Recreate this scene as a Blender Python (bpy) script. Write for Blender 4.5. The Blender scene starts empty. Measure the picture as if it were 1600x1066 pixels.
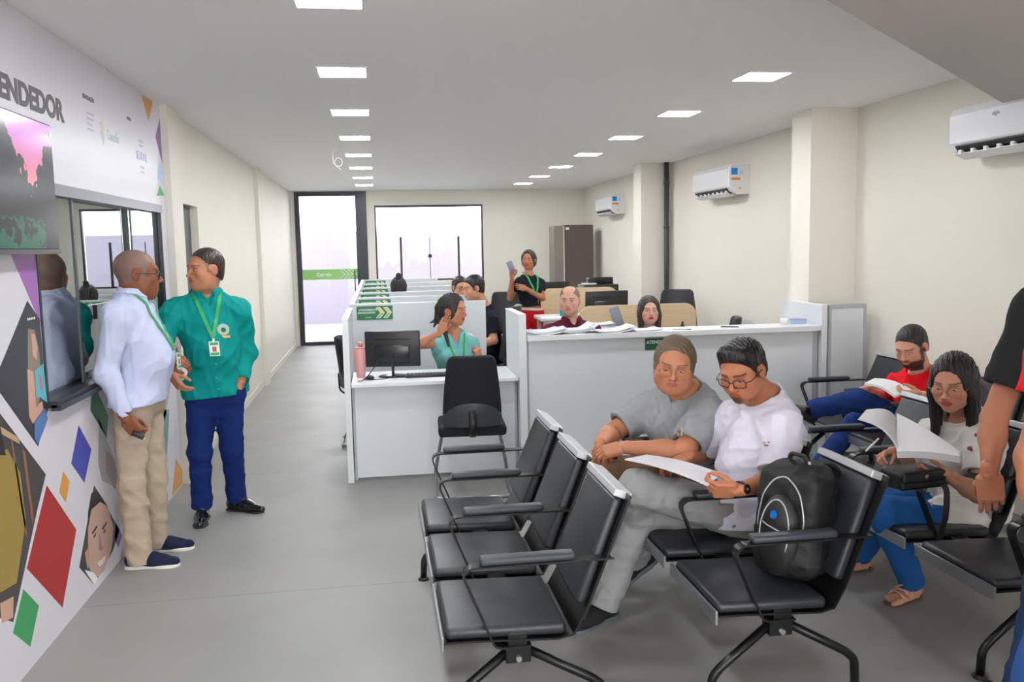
import bpy, bmesh, math, random
import numpy as np
from mathutils import Vector, Matrix
from mathutils.bvhtree import BVHTree
random.seed(7)
S = bpy.context.scene
COL = S.collection
PI = math.pi
# ------------------------------------------------------------------ camera
FPX = 1350.0
CAM = np.array([0.0, 0.0, 1.72])
R_ = np.array([0.98789774, -0.15382038, -0.01993338])
U_ = np.array([0.03629829, 0.10432687, 0.99388044])
F_ = np.array([0.15079949, 0.9825758, -0.1086477])
cd = bpy.data.cameras.new('camera'); cam = bpy.data.objects.new('camera', cd); COL.objects.link(cam)
m = Matrix.Identity(4)
for i in range(3):
    m[i][0] = R_[i]; m[i][1] = U_[i]; m[i][2] = -F_[i]; m[i][3] = CAM[i]
cam.matrix_world = m
cd.sensor_fit = 'HORIZONTAL'; cd.sensor_width = 36.0; cd.lens = 36.0 * FPX / 1600.0
cd.clip_start = 0.05; cd.clip_end = 200
S.camera = cam
def W(px, py, Y):
    """point of the room seen at a pixel, at depth Y along the room"""
    d = F_ * FPX + R_ * (px - 800) + U_ * (533 - py)
    return CAM + d * (Y / d[1])
# ------------------------------------------------------------------ world, sun, exposure
wd = bpy.data.worlds.new('daylight'); S.world = wd; wd.use_nodes = True
nt = wd.node_tree; bg = nt.nodes['Background']
sky = nt.nodes.new('ShaderNodeTexSky'); sky.sky_type = 'HOSEK_WILKIE'; sky.turbidity = 5.0
sky.sun_direction = (0.3, 0.5, 0.8)
mx = nt.nodes.new('ShaderNodeMix'); mx.data_type = 'RGBA'; mx.inputs[0].default_value = 0.85
nt.links.new(sky.outputs[0], mx.inputs[6]); mx.inputs[7].default_value = (1.0, 1.0, 1.0, 1)
nt.links.new(mx.outputs[2], bg.inputs[0]); bg.inputs[1].default_value = 8.5
sl = bpy.data.lights.new('sun', 'SUN'); sl.energy = 9.0; sl.angle = 0.02; sl.color = (1, .96, .9)
so = bpy.data.objects.new('sun', sl); COL.objects.link(so)
so.rotation_euler = Vector((0.62, 0.75, 1.35)).to_track_quat('Z', 'Y').to_euler()
PANEL_STRENGTH = 62.0
S.view_settings.view_transform = 'Standard'; S.view_settings.look = 'None'
S.view_settings.exposure = 0.30; S.view_settings.gamma = 1.0
S.view_settings.use_curve_mapping = False
# ------------------------------------------------------------------ materials
MATS = {}
def mat(name, col, rough=.5, metal=0, bump=0, bscale=60, emit=None, estr=0, spec=.5, var=0, vscale=3, sss=0, trans=0, coat=0, stretch=None):
    if name in MATS: return MATS[name]
    m = bpy.data.materials.new(name); m.use_nodes = True
    n = m.node_tree.nodes; l = m.node_tree.links; b = n['Principled BSDF']
    b.inputs['Base Color'].default_value = (*col, 1); b.inputs['Roughness'].default_value = rough
    b.inputs['Metallic'].default_value = metal; b.inputs['Specular IOR Level'].default_value = spec
    b.inputs['Coat Weight'].default_value = coat; b.inputs['Coat Roughness'].default_value = .1
    if trans: b.inputs['Transmission Weight'].default_value = trans
    if sss:
        b.inputs['Subsurface Weight'].default_value = sss; b.inputs['Subsurface Radius'].default_value = (.02, .008, .004)
        b.inputs['Subsurface Scale'].default_value = .3
    if emit: b.inputs['Emission Color'].default_value = (*emit, 1); b.inputs['Emission Strength'].default_value = estr
    if var or bump:
        tc = n.new('ShaderNodeTexCoord'); mp = n.new('ShaderNodeMapping'); l.new(tc.outputs['Object'], mp.inputs[0])
        if stretch: mp.inputs['Scale'].default_value = stretch
    if var:
        nz = n.new('ShaderNodeTexNoise'); nz.inputs['Scale'].default_value = vscale; nz.inputs['Detail'].default_value = 5
        l.new(mp.outputs[0], nz.inputs['Vector'])
        mr = n.new('ShaderNodeMapRange'); mr.inputs[1].default_value = .3; mr.inputs[2].default_value = .7
        mr.inputs[3].default_value = 1 - var; mr.inputs[4].default_value = 1 + var; l.new(nz.outputs[0], mr.inputs[0])
        vm = n.new('ShaderNodeVectorMath'); vm.operation = 'SCALE'; vm.inputs[0].default_value = col
        l.new(mr.outputs[0], vm.inputs['Scale']); l.new(vm.outputs[0], b.inputs['Base Color'])
    if bump:
        n2 = n.new('ShaderNodeTexNoise'); n2.inputs['Scale'].default_value = bscale; n2.inputs['Detail'].default_value = 3
        l.new(mp.outputs[0], n2.inputs['Vector'])
        bp = n.new('ShaderNodeBump'); bp.inputs['Strength'].default_value = bump; bp.inputs['Distance'].default_value = .004
        l.new(n2.outputs[0], bp.inputs['Height']); l.new(bp.outputs[0], b.inputs['Normal'])
    MATS[name] = m; return m
def vcmat(name, rough=.5, sss=.12, spec=.4, bump=.1, bscale=250):
    if name in MATS: return MATS[name]
    m = mat(name, (1, 1, 1), rough=rough, sss=sss, spec=spec, bump=bump, bscale=bscale)
    n = m.node_tree.nodes; a = n.new('ShaderNodeAttribute'); a.attribute_name = 'Col'
    m.node_tree.links.new(a.outputs['Color'], n['Principled BSDF'].inputs['Base Color'])
    return m
# ------------------------------------------------------------------ object helpers
def link(o, parent=None):
    COL.objects.link(o)
    if parent is not None: o.parent = parent
    return o
def tag(o, label=None, cat=None, group=None, kind=None):
    if label: o['label'] = label
    if cat: o['category'] = cat
    if group: o['group'] = group
    if kind: o['kind'] = kind
    return o
def empty(name, loc=(0, 0, 0), rz=0, label=None, cat=None, group=None):
    o = bpy.data.objects.new(name, None); COL.objects.link(o); o.location = [float(v) for v in loc]; o.rotation_euler = (0, 0, rz)
    o.empty_display_size = .1
    return tag(o, label, cat, group)
def obj(name, bm, m, parent=None, smooth=False, bevel=0, seg=2):
    if isinstance(bm, bmesh.types.BMesh):
        if smooth:
            for f in bm.faces: f.smooth = True
        me = bpy.data.meshes.new(name); bm.normal_update(); bm.to_mesh(me); bm.free()
    else: me = bm
    for q in (m if isinstance(m, (list, tuple)) else [m]): me.materials.append(q)
    o = bpy.data.objects.new(name, me); link(o, parent)
    if bevel:
        b = o.modifiers.new('bevel', 'BEVEL'); b.width = bevel; b.segments = seg; b.limit_method = 'ANGLE'; b.harden_normals = False
        if smooth: pass
    return o
def box(bm, x0, y0, z0, x1, y1, z1, mi=0, M=None):
    vs = [bm.verts.new((x, y, z)) for z in (z0, z1) for y in (y0, y1) for x in (x0, x1)]
    fs = [(0, 2, 3, 1), (4, 5, 7, 6), (0, 1, 5, 4), (2, 6, 7, 3), (0, 4, 6, 2), (1, 3, 7, 5)]
    for f in fs:
        q = bm.faces.new([vs[i] for i in f]); q.material_index = mi
    if M is not None: bmesh.ops.transform(bm, matrix=M, verts=vs)
    return vs
def boxm(*a, mi=0):
    bm = bmesh.new(); box(bm, *a, mi=mi); return bm
def rbox(bm, x0, y0, z0, x1, y1, z1, r=.01, seg=3, mi=0, M=None):
    b2 = bmesh.new(); box(b2, x0, y0, z0, x1, y1, z1)
    bmesh.ops.bevel(b2, geom=list(b2.edges), offset=r, segments=seg, profile=.5, affect='EDGES')
    if M is not None: bmesh.ops.transform(b2, matrix=M, verts=list(b2.verts))
    for f in b2.faces: f.material_index = mi; f.smooth = True
    me = bpy.data.meshes.new('t'); b2.to_mesh(me); b2.free(); bm.from_mesh(me); bpy.data.meshes.remove(me)
def tube(bm, pts, r, n=10, caps=True, flat=None, mi=0):
    """tube through points; r scalar or list; flat=(normal axis scale)"""
    pts = [Vector([float(c) for c in p]) for p in pts]; N = len(pts)
    rs = r if isinstance(r, (list, tuple)) else [r] * N
    rings = []; up = None
    for i, p in enumerate(pts):
        if i == 0: t = pts[1] - p
        elif i == N - 1: t = p - pts[i - 1]
        else: t = (pts[i + 1] - p).normalized() + (p - pts[i - 1]).normalized()
        t.normalize()
        if up is None:
            up = Vector((0, 0, 1)) if abs(t.z) < .9 else Vector((1, 0, 0))
        a = (up - t * up.dot(t)).normalized(); b = t.cross(a); up = a
        ring = []
        for k in range(n):
            an = 2 * PI * k / n; ca, sa = math.cos(an) * rs[i], math.sin(an) * rs[i]
            if flat: ca *= flat[0]; sa *= flat[1]
            ring.append(bm.verts.new(p + a * ca + b * sa))
        rings.append(ring)
    for i in range(N - 1):
        for k in range(n):
            f = bm.faces.new((rings[i][k], rings[i][(k + 1) % n], rings[i + 1][(k + 1) % n], rings[i + 1][k])); f.smooth = True; f.material_index = mi
    if caps:
        f = bm.faces.new(rings[0][::-1]); f.material_index = mi
        f = bm.faces.new(rings[-1]); f.material_index = mi
def roundpath(pts, r, n=5):
    """polyline with rounded corners"""
    P = [Vector([float(c) for c in p]) for p in pts]; out = [P[0]]
    for i in range(1, len(P) - 1):
        a, b, c = P[i - 1], P[i], P[i + 1]
        u = (a - b); v = (c - b); rr = min(r, u.length * .45, v.length * .45); u.normalize(); v.normalize()
        s, e = b + u * rr, b + v * rr
        for k in range(n + 1):
            t = k / n; out.append(s * (1 - t) ** 2 + b * 2 * t * (1 - t) + e * t * t)
    out.append(P[-1]); return out
def lathe(bm, prof, n=20, c=(0, 0, 0), mi=0):
    rings = []
    for r, z in prof:
        rings.append([bm.verts.new((c[0] + r * math.cos(2 * PI * k / n), c[1] + r * math.sin(2 * PI * k / n), c[2] + z)) for k in range(n)])
    for i in range(len(rings) - 1):
        for k in range(n):
            f = bm.faces.new((rings[i][k], rings[i][(k + 1) % n], rings[i + 1][(k + 1) % n], rings[i + 1][k])); f.smooth = True; f.material_index = mi
    f = bm.faces.new(rings[0][::-1]); f.material_index = mi
    f = bm.faces.new(rings[-1]); f.material_index = mi
def prism(bm, poly, d0, d1, axis='x', mi=0):
    """extrude a 2-D polygon; axis x: poly is (y,z); y: (x,z); z: (x,y)"""
    def P(a, b, d): return {'x': (d, a, b), 'y': (a, d, b), 'z': (a, b, d)}[axis]
    A = [bm.verts.new(P(a, b, d0)) for a, b in poly]; B = [bm.verts.new(P(a, b, d1)) for a, b in poly]
    n = len(poly)
    f = bm.faces.new(A); f.material_index = mi; f = bm.faces.new(B[::-1]); f.material_index = mi
    for i in range(n):
        f = bm.faces.new((A[i], B[i], B[(i + 1) % n], A[(i + 1) % n])); f.material_index = mi
    bmesh.ops.recalc_face_normals(bm, faces=list(bm.faces))
def ribbon(bm, poly, w, axis, d0, d1, mi=0):
    """thick polyline (open) given as 2-D points, extruded: profile of bent sheet"""
    L = []; Rr = []
    for i, p in enumerate(poly):
        a = Vector(poly[max(i - 1, 0)]); b = Vector(poly[min(i + 1, len(poly) - 1)]); t = (b - a).normalized(); nn = Vector((-t.y, t.x)) * w / 2
        L.append((p[0] + nn.x, p[1] + nn.y)); Rr.append((p[0] - nn.x, p[1] - nn.y))
    prism(bm, L + Rr[::-1], d0, d1, axis, mi)
def copy_tree(o, parent=None):
    c = o.copy(); COL.objects.link(c)
    if parent is not None: c.parent = parent
    for ch in list(o.children): copy_tree(ch, c)
    return c
def text(name, s, size, loc, rot, m, parent=None, ext=.0008, align='LEFT', bold=0, sx=1):
    cu = bpy.data.curves.new(name, 'FONT'); cu.body = s; cu.size = size; cu.extrude = ext; cu.align_x = align; cu.offset = bold; cu.align_y = 'BOTTOM_BASELINE'
    o = bpy.data.objects.new(name + '_t', cu); COL.objects.link(o)
    dg = bpy.context.evaluated_depsgraph_get(); me = bpy.data.meshes.new_from_object(o.evaluated_get(dg)); bpy.data.objects.remove(o)
    me.materials.clear(); me.materials.append(m)
    q = bpy.data.objects.new(name, me); link(q, parent); q.location = loc; q.rotation_euler = rot; q.scale = (sx, 1, 1)
    return q
# ------------------------------------------------------------------ signed-distance modelling
def V3(*a):
    return np.array(a[0] if len(a) == 1 else a, dtype=float)
def nrm(v):
    v = V3(v); return v / (np.linalg.norm(v) + 1e-12)
class Field:
    """smooth union of primitives, meshed with surface nets"""
    def __init__(s): s.ops = []; s.post = []
    def cap(s, a, b, ra, rb, k=.02, flat=None, ends=False, op='add'):
        s.ops.append(('cap', V3(a), V3(b), ra, rb, k, flat, ends, op)); return s
    def ell(s, c, r, k=.02, R=None, op='add'):
        s.ops.append(('ell', V3(c), V3(r), R, k, op)); return s
    def boxr(s, c, hs, rr, k=.01, R=None, op='add'):
        s.ops.append(('box', V3(c), V3(hs), rr, R, k, op)); return s
    def plane(s, p, n, c=None, rad=None):       # remove the side n points to
        s.ops.append(('plane', V3(p), nrm(n), None if c is None else V3(c), rad)); return s
    def fun(s, f): s.ops.append(('fun', f)); return s
    def mesh(s, h, lo=None, hi=None):
        L, Hh = [], []
        for o in s.ops:
            if o[0] == 'cap' and o[8] == 'add':
                r = max(o[3], o[4]); L += [o[1] - r, o[2] - r]; Hh += [o[1] + r, o[2] + r]
            elif o[0] == 'ell' and o[5] == 'add':
                r = max(o[2]); L.append(o[1] - r); Hh.append(o[1] + r)
            elif o[0] == 'box' and o[6] == 'add':
                r = np.linalg.norm(o[2]) + o[3]; L.append(o[1] - r); Hh.append(o[1] + r)
        A = np.min(L, 0) - 4 * h - .01 if lo is None else V3(lo); B = np.max(Hh, 0) + 4 * h + .01 if hi is None else V3(hi)
        n = np.ceil((B - A) / h).astype(int) + 1
        ax = [(A[i] + h * np.arange(n[i])).astype(np.float32) for i in range(3)]
        F = np.full(n, 1.0, np.float32); mg = .02 + 2 * h
        for o in s.ops:
            if o[0] == 'plane':
                _, p, nn, c, rad = o
                sl = [slice(0, n[i]) for i in range(3)]
                if c is not None:
                    i0 = np.clip(np.floor((c - rad - A) / h).astype(int), 0, n); i1 = np.clip(np.ceil((c + rad - A) / h).astype(int), 0, n)
                    sl = [slice(i0[i], i1[i]) for i in range(3)]
                X, Y, Z = np.ix_(ax[0][sl[0]], ax[1][sl[1]], ax[2][sl[2]])
                d = (X - p[0]) * nn[0] + (Y - p[1]) * nn[1] + (Z - p[2]) * nn[2]
                sl = tuple(sl); F[sl] = np.maximum(F[sl], d); continue
            if o[0] == 'fun':
                ms = np.argwhere(np.abs(F) < .022); P = A + h * ms
                F[ms[:, 0], ms[:, 1], ms[:, 2]] = o[1](P, F[ms[:, 0], ms[:, 1], ms[:, 2]]); continue
            if o[0] == 'cap': _, a, b, ra, rb, k, flat, ends, op = o; r = max(ra, rb); lo_, hi_ = np.minimum(a, b) - r, np.maximum(a, b) + r
            elif o[0] == 'ell': _, c, rr, R, k, op = o; r = max(rr); lo_, hi_ = c - r, c + r
            else: _, c, hs, rad, R, k, op = o; r = np.linalg.norm(hs) + rad; lo_, hi_ = c - r, c + r
            i0 = np.clip(np.floor((lo_ - mg - k - A) / h).astype(int), 0, n); i1 = np.clip(np.ceil((hi_ + mg + k - A) / h).astype(int) + 1, 0, n)
            if np.any(i1 <= i0): continue
            X, Y, Z = np.ix_(ax[0][i0[0]:i1[0]], ax[1][i0[1]:i1[1]], ax[2][i0[2]:i1[2]])
            if o[0] == 'cap':
                ab = b - a; L2 = float(ab @ ab) + 1e-12
                traw = ((X - a[0]) * ab[0] + (Y - a[1]) * ab[1] + (Z - a[2]) * ab[2]) / L2
                t = np.clip(traw, 0, 1)
                qx = X - a[0] - t * ab[0]; qy = Y - a[1] - t * ab[1]; qz = Z - a[2] - t * ab[2]
                if flat is not None:
                    fn, fs = flat; fn = nrm(fn); dn = (qx * fn[0] + qy * fn[1] + qz * fn[2]) * (fs - 1)
                    qx = qx + dn * fn[0]; qy = qy + dn * fn[1]; qz = qz + dn * fn[2]
                d = np.sqrt(qx * qx + qy * qy + qz * qz) - (ra + (rb - ra) * t)
                if flat is not None and flat[1] > 1: d = d / math.sqrt(flat[1])
                if ends:
                    Ln = math.sqrt(L2)
                    if ends in (True, 'b'): d = np.maximum(d, (traw - 1) * Ln)
                    if ends in (True, 'a'): d = np.maximum(d, -traw * Ln)
            else:
                x, y, z = X - c[0], Y - c[1], Z - c[2]
                if R is not None:
                    x, y, z = x * R[0][0] + y * R[0][1] + z * R[0][2], x * R[1][0] + y * R[1][1] + z * R[1][2], x * R[2][0] + y * R[2][1] + z * R[2][2]
                if o[0] == 'ell':
                    k0 = np.sqrt((x / rr[0]) ** 2 + (y / rr[1]) ** 2 + (z / rr[2]) ** 2)
                    k1 = np.sqrt((x / rr[0] ** 2) ** 2 + (y / rr[1] ** 2) ** 2 + (z / rr[2] ** 2) ** 2) + 1e-6
                    d = k0 * (k0 - 1) / k1
                else:
                    dx, dy, dz = np.abs(x) - hs[0], np.abs(y) - hs[1], np.abs(z) - hs[2]
                    d = np.sqrt(np.maximum(dx, 0) ** 2 + np.maximum(dy, 0) ** 2 + np.maximum(dz, 0) ** 2) + np.minimum(np.maximum(np.maximum(dx, dy), dz), 0) - rad
            sl = (slice(i0[0], i1[0]), slice(i0[1], i1[1]), slice(i0[2], i1[2])); G = F[sl]
            if op == 'add':
                hh = np.maximum(k - np.abs(G - d), 0) / k; F[sl] = np.minimum(G, d) - hh * hh * k * .25
            else:
                e = -d; hh = np.maximum(k - np.abs(G - e), 0) / k; F[sl] = np.maximum(G, e) + hh * hh * k * .25
        F[0], F[-1] = 1, 1; F[:, 0], F[:, -1] = 1, 1; F[:, :, 0], F[:, :, -1] = 1, 1
        return nets(F, A, h)
def nets(F, A, h):
    ins = F < 0
    c = np.zeros([k - 1 for k in F.shape], np.uint8)
    for i in (0, 1):
        for j in (0, 1):
            for k in (0, 1):
                c += ins[i:ins.shape[0] - 1 + i, j:ins.shape[1] - 1 + j, k:ins.shape[2] - 1 + k]
    act = (c > 0) & (c < 8); co = np.argwhere(act)
    idx = np.full(act.shape, -1, np.int32); idx[act] = np.arange(len(co))
    acc = np.zeros((len(co), 3)); cnt = np.zeros(len(co))
    for axi in range(3):
        o = [q for q in range(3) if q != axi]
        for u in (0, 1):
            for w in (0, 1):
                c0 = np.zeros(3, int); c0[o[0]] = u; c0[o[1]] = w; c1 = c0.copy(); c1[axi] = 1
                p0, p1 = co + c0, co + c1
                f0 = F[p0[:, 0], p0[:, 1], p0[:, 2]]; f1 = F[p1[:, 0], p1[:, 1], p1[:, 2]]
                mk = (f0 < 0) != (f1 < 0); t = np.where(mk, f0 / np.where(mk, f0 - f1, 1), 0)
                acc += mk[:, None] * (c0 + t[:, None] * (c1 - c0)); cnt += mk
    V = A + h * (co + acc / np.maximum(cnt, 1)[:, None])
    Q = []
    for axi in range(3):
        a, b = [(1, 2), (2, 0), (0, 1)][axi]
        s0 = [slice(None)] * 3; s1 = [slice(None)] * 3; s0[axi] = slice(0, -1); s1[axi] = slice(1, None)
        I0, I1 = ins[tuple(s0)], ins[tuple(s1)]
        e = np.argwhere(I0 != I1)
        e = e[(e[:, a] > 0) & (e[:, b] > 0) & (e[:, a] < F.shape[a] - 1) & (e[:, b] < F.shape[b] - 1)]
        fl = I0[e[:, 0], e[:, 1], e[:, 2]]
        def g(da, db):
            q = e.copy(); q[:, a] -= da; q[:, b] -= db; return idx[q[:, 0], q[:, 1], q[:, 2]]
        q = np.stack([g(1, 1), g(0, 1), g(0, 0), g(1, 0)], 1)
        q[~fl] = q[~fl][:, ::-1]; Q.append(q)
    return V, np.concatenate(Q)
def smoothv(V, Q, it=1, lam=.5):
    for _ in range(it):
        s = np.zeros_like(V); n = np.zeros(len(V))
        for i in range(4):
            j = (i + 1) % 4
            np.add.at(s, Q[:, i], V[Q[:, j]]); np.add.at(s, Q[:, j], V[Q[:, i]]); np.add.at(n, Q[:, i], 1); np.add.at(n, Q[:, j], 1)
        V = V + lam * (s / np.maximum(n, 1)[:, None] - V)
    return V
def to_mesh(name, V, Q, col=None):
    me = bpy.data.meshes.new(name); me.vertices.add(len(V)); me.vertices.foreach_set('co', V.astype(np.float32).ravel())
    me.loops.add(len(Q) * 4); me.loops.foreach_set('vertex_index', Q.astype(np.int32).ravel())
    me.polygons.add(len(Q)); me.polygons.foreach_set('loop_start', np.arange(0, len(Q) * 4, 4, dtype=np.int32))
    me.polygons.foreach_set('use_smooth', np.ones(len(Q), bool))
    me.update(calc_edges=True)
    if col is not None:
        at = me.color_attributes.new('Col', 'FLOAT_COLOR', 'POINT'); c4 = np.ones((len(V), 4), np.float32); c4[:, :3] = col; at.data.foreach_set('color', c4.ravel())
    return me
def folds(amp, scale, seed, aniso=(1, 1, 1)):
    amp = amp * 1.6; rg = np.random.RandomState(seed); ks = rg.randn(5, 3); ks /= np.linalg.norm(ks, axis=1)[:, None]; ks *= aniso
    ph = rg.rand(5) * 6.28; k2 = rg.randn(5, 3); w = 2 * PI / scale
    def f(P, v):
        s = 0
        for i in range(5):
            a = P @ ks[i] * w * (.7 + .25 * i) + ph[i] + 1.6 * np.sin(P @ k2[i] * w * .45 + ph[i] * 2)
            s = s + (1 - np.abs(np.sin(a * .5)) * 1.6) / (1 + .35 * i)
        return v - amp * s / 2.4
    return f
# ------------------------------------------------------------------ people
def frame(fwd, up=(0, 0, 1)):
    f = nrm(fwd); u = V3(up) - f * (V3(up) @ f); u = nrm(u); r = np.cross(f, u)
    return np.stack([r, f, u], 1)            # columns right, forward, up
def outward(V, Q):
    a, b, c, d = (V[Q[:, i]] for i in range(4)); vol = np.sum(np.einsum('ij,ij->i', a, np.cross(b, c)) + np.einsum('ij,ij->i', a, np.cross(c, d)))
    return Q if vol > 0 else Q[:, ::-1]
def sst(x, a, b):
    t = np.clip((x - a) / (b - a), 0, 1); return t * t * (3 - 2 * t)
def head_part(h, nb, sk, fem=False, fat=0, neck_r=None, brow=(.08, .05, .04), lip=None, beard=None, scalp=None, mouth_open=0, asleep=False, red=.0):
    F = Field(); w = 1 + fat * .5; g = .93 if fem else 1.0
    F.ell((0, -.014, .030), (.0765, .094, .086), .02)
    F.ell((0, .024, -.012), (.066 * w, .066, .092), .03)
    F.ell((0, .022, -.066), (.050 * w * g, .056, .046), .03)
    F.ell((0, .068, -.098), (.022, .018, .016 * g), .03)
    if fat > .1: F.ell((0, .03, -.098), (.052 * w, .05, .026), .03)
    for s in (-1, 1):
        F.ell((s * .042 * w, .060, -.028), (.024, .022, .021), .025)
        F.ell((s * .046 * w, .030, -.060), (.018 + fat * .02, .030, .030), .03)
    F.cap((-.034, .082, .022), (.034, .082, .022), .0085 if fem else .011, .0085 if fem else .011, .018)
    for s in (-1, 1):
        F.ell((s * .032, .096, .001), (.0185, .016, .0125), .014, op='sub')
        F.ell((s * .032, .0745, .0005), (.0150, .0125, .0118), .004)
    F.cap((0, .088, .012), (0, .108, -.028), .0065, .0095, .012)
    F.ell((0, .110, -.031), (.0105, .0095, .0085), .006)
    for s in (-1, 1):
        F.ell((s * .0125, .099, -.035), (.0078, .0100, .0072), .006)
        F.ell((s * .0065, .1045, -.0405), (.0034, .005, .003), .003, op='sub')
    F.ell((0, .070, -.062), (.036, .027, .028), .02)
    F.ell((0, .0905, -.0575), (.0225, .0085, .0050), .005); F.ell((0, .0895, -.0670), (.0195, .0090, .0062), .005)
    F.cap((-.021, .098, -.0622), (.021, .098, -.0622), .0018 + mouth_open, .0018 + mouth_open, .003, op='sub')
    for s in (-1, 1):
        c = math.cos(.35 * s), math.sin(.35 * s); R = np.array([[c[0], c[1], 0], [-c[1], c[0], 0], [0, 0, 1]])
        F.ell((s * .079, -.010, -.004), (.0075, .0185, .031), .006, R=R)
        F.ell((s * .088, -.006, .000), (.0055, .0105, .018), .005, R=R, op='sub')
    nr = neck_r or (.050 if fem else .058)
    F.cap((0, -.022, -.055), nb, nr * .97, nr * 1.05, .03)
    V, Q = F.mesh(h); V = smoothv(V, Q, 1, .35)
    x, y, z = V[:, 0], V[:, 1], V[:, 2]; ax = np.abs(x)
    c = np.tile(V3(sk), (len(V), 1))
    # natural colouring of skin: redder cheeks, nose and ears
    ck = np.exp(-(((ax - .045) / .022) ** 2 + ((z + .030) / .022) ** 2)) * (y > .03) + .6 * np.exp(-((x / .012) ** 2 + ((z + .030) / .014) ** 2)) * (y > .09) + .5 * (ax > .078)
    c = c * (1 - np.stack([ck * .02, ck * .18, ck * .16], 1))
    lp = V3(lip) if lip is not None else V3(sk) * V3(.82, .52, .52)
    m = np.clip(1.25 - ((x / .0235) ** 2 + ((z + .0622) / .0115) ** 2), 0, 1) * (y > .078); m = sst(m, 0, .35)
    c = c * (1 - m[:, None]) + lp * m[:, None]
    bz = .0245 - ((ax - .034) / .024) ** 2 * .0045 + (.0015 if not fem else .0025); m = np.clip(1 - np.abs(z - bz) / (.0036 if fem else .0048), 0, 1) * (ax > .012) * (ax < .056) * (y > .05); m = sst(m, 0, .6) * .85
    c = c * (1 - m[:, None]) + V3(brow) * m[:, None]
    # lash line and eye opening rim
    ez = .0062 - ((ax - .032) / .015) ** 2 * .0045; m = np.clip(1 - np.abs(z - ez) / .0026, 0, 1) * (np.abs(ax - .032) < .0165) * (y > .07)
    c = c * (1 - .75 * m[:, None]) + V3(.03, .02, .02) * .75 * m[:, None]
    if beard:
        bc, st, kind = beard
        if kind == 'goatee': m = (np.clip(1.3 - ((x / .030) ** 2 + ((z + .085) / .030) ** 2), 0, 1) * (y > .05)) * (1 - np.clip(1.4 - ((x / .022) ** 2 + ((z + .0625) / .010) ** 2), 0, 1))
        else:
            mo = np.clip(1.6 - ((x / .022) ** 2 + ((z + .0632) / .0095) ** 2), 0, 1)
            m = sst(-z, .044 + 0, .064) * (y > .0) * sst(.012 + y, 0, .02); m = np.maximum(m, np.exp(-((z + .0490) / .0052) ** 2) * sst(.032 - ax, 0, .010) * (y > .07) * .9)
            m = np.maximum(m, sst(ax, .050, .062) * sst(-z, -.015, .010) * sst(.052 - y, 0, .02) * sst(y + .010, 0, .014)); m = m * (1 - mo)
        m = np.clip(m, 0, 1) * st; c = c * (1 - m[:, None]) + V3(bc) * m[:, None]
    if scalp:
        bc, st = scalp; m = sst(z + .016 - .44 * (y - .040), 0, .012) * sst((((y - .130) / .101) ** 2 + ((z + .006) / .093) ** 2 + (x / .21) ** 2) - 1, -.06, .06) * st * (~((ax > .0765) & (z < .030)))
        c = c * (1 - m[:, None]) + V3(bc) * m[:, None]
    return V, Q, c
def eyes(R, HC, B, parent, sc, look=(0, 0), iris=(.05, .025, .015), lid=0.0):
    mw = mat('eye_white', (.52, .50, .48), .3); mi = mat('iris_%d' % int(iris[0] * 1000), iris, .15)
    for s in (-1, 1):
        bm = bmesh.new(); u = bmesh.ops.create_uvsphere(bm, u_segments=16, v_segments=10, radius=1)
        for v in bm.verts: v.co = Vector((v.co.x * .0125, v.co.y * .006, v.co.z * (.0044 - lid)))
        k = len(bm.faces); d = bmesh.ops.create_uvsphere(bm, u_segments=12, v_segments=8, radius=1)['verts']
        for v in d: v.co = Vector((v.co.x * .0048 + look[0] * .005, v.co.y * .0022 + .0048, v.co.z * (.0042 - lid * .8) + look[1] * .002 - lid * .3))
        bm.faces.ensure_lookup_table()
        for i, f in enumerate(bm.faces): f.material_index = 1 if i >= k else 0; f.smooth = True
        for v in bm.verts:
            p = V3(v.co) + V3(s * .032, .0835, .0003 - lid * .6); v.co = Vector((R @ (p * sc) + HC - B).tolist())
        obj('eye', bm, [mw, mi], parent)
def hand_part(h, left=False, curl=(.35, .35, .4, .45), spread=0.0, thumb=(.3, .2), sc=1.0, grip=0):
    F = Field()
    F.cap((-.026, 0, .001), (.012, 0, 0), .0275, .026, .015, flat=((0, 0, 1), 1.25))
    F.boxr((.048, .001, 0), (.034, .030, .004), .011, .012)
    F.ell((.030, .024, -.008), (.026, .016, .014), .012)
    F.ell((.035, -.026, -.005), (.030, .013, .013), .012)
    by = [.0305, .0105, -.0100, -.0295]; ln = [.073, .081, .075, .060]; bx = [.086, .090, .086, .078]
    for i in range(4):
        p = V3(bx[i], by[i], 0); a = curl[i]; yaw = (1.5 - i) * (.05 + spread); r = .0092 if i < 3 else .0082
        F.cap(p - V3(.02, 0, 0), p, r * 1.1, r * 1.08, .006)
        ang = a * .9
        for j, fr in enumerate((.46, .30, .24)):
            d = V3(math.cos(ang) * math.cos(yaw), math.sin(yaw) * math.cos(ang), -math.sin(ang)); q = p + d * ln[i] * fr
            F.cap(p, q, r, r * .92, .0025 if j else .006); p = q; r *= .91; ang += a * (1.25 if j == 0 else .8)
    p = V3(.018, .022, -.006); d = nrm((.62, .72 - thumb[0] * .9, -.25 - thumb[0] * .9)); r = .0125
    for j, L in enumerate((.036, .034, .026)):
        q = p + d * L; F.cap(p, q, r, r * .9, .007 if j == 0 else .003); p = q; r *= .88
        d = nrm(d + V3(.38, -.30 * (1 + thumb[1]), -.22 * thumb[1] * 2))
    V, Q = F.mesh(h); V = V * sc
    if left: V = V * V3(1, -1, 1)
    return V, Q
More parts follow.
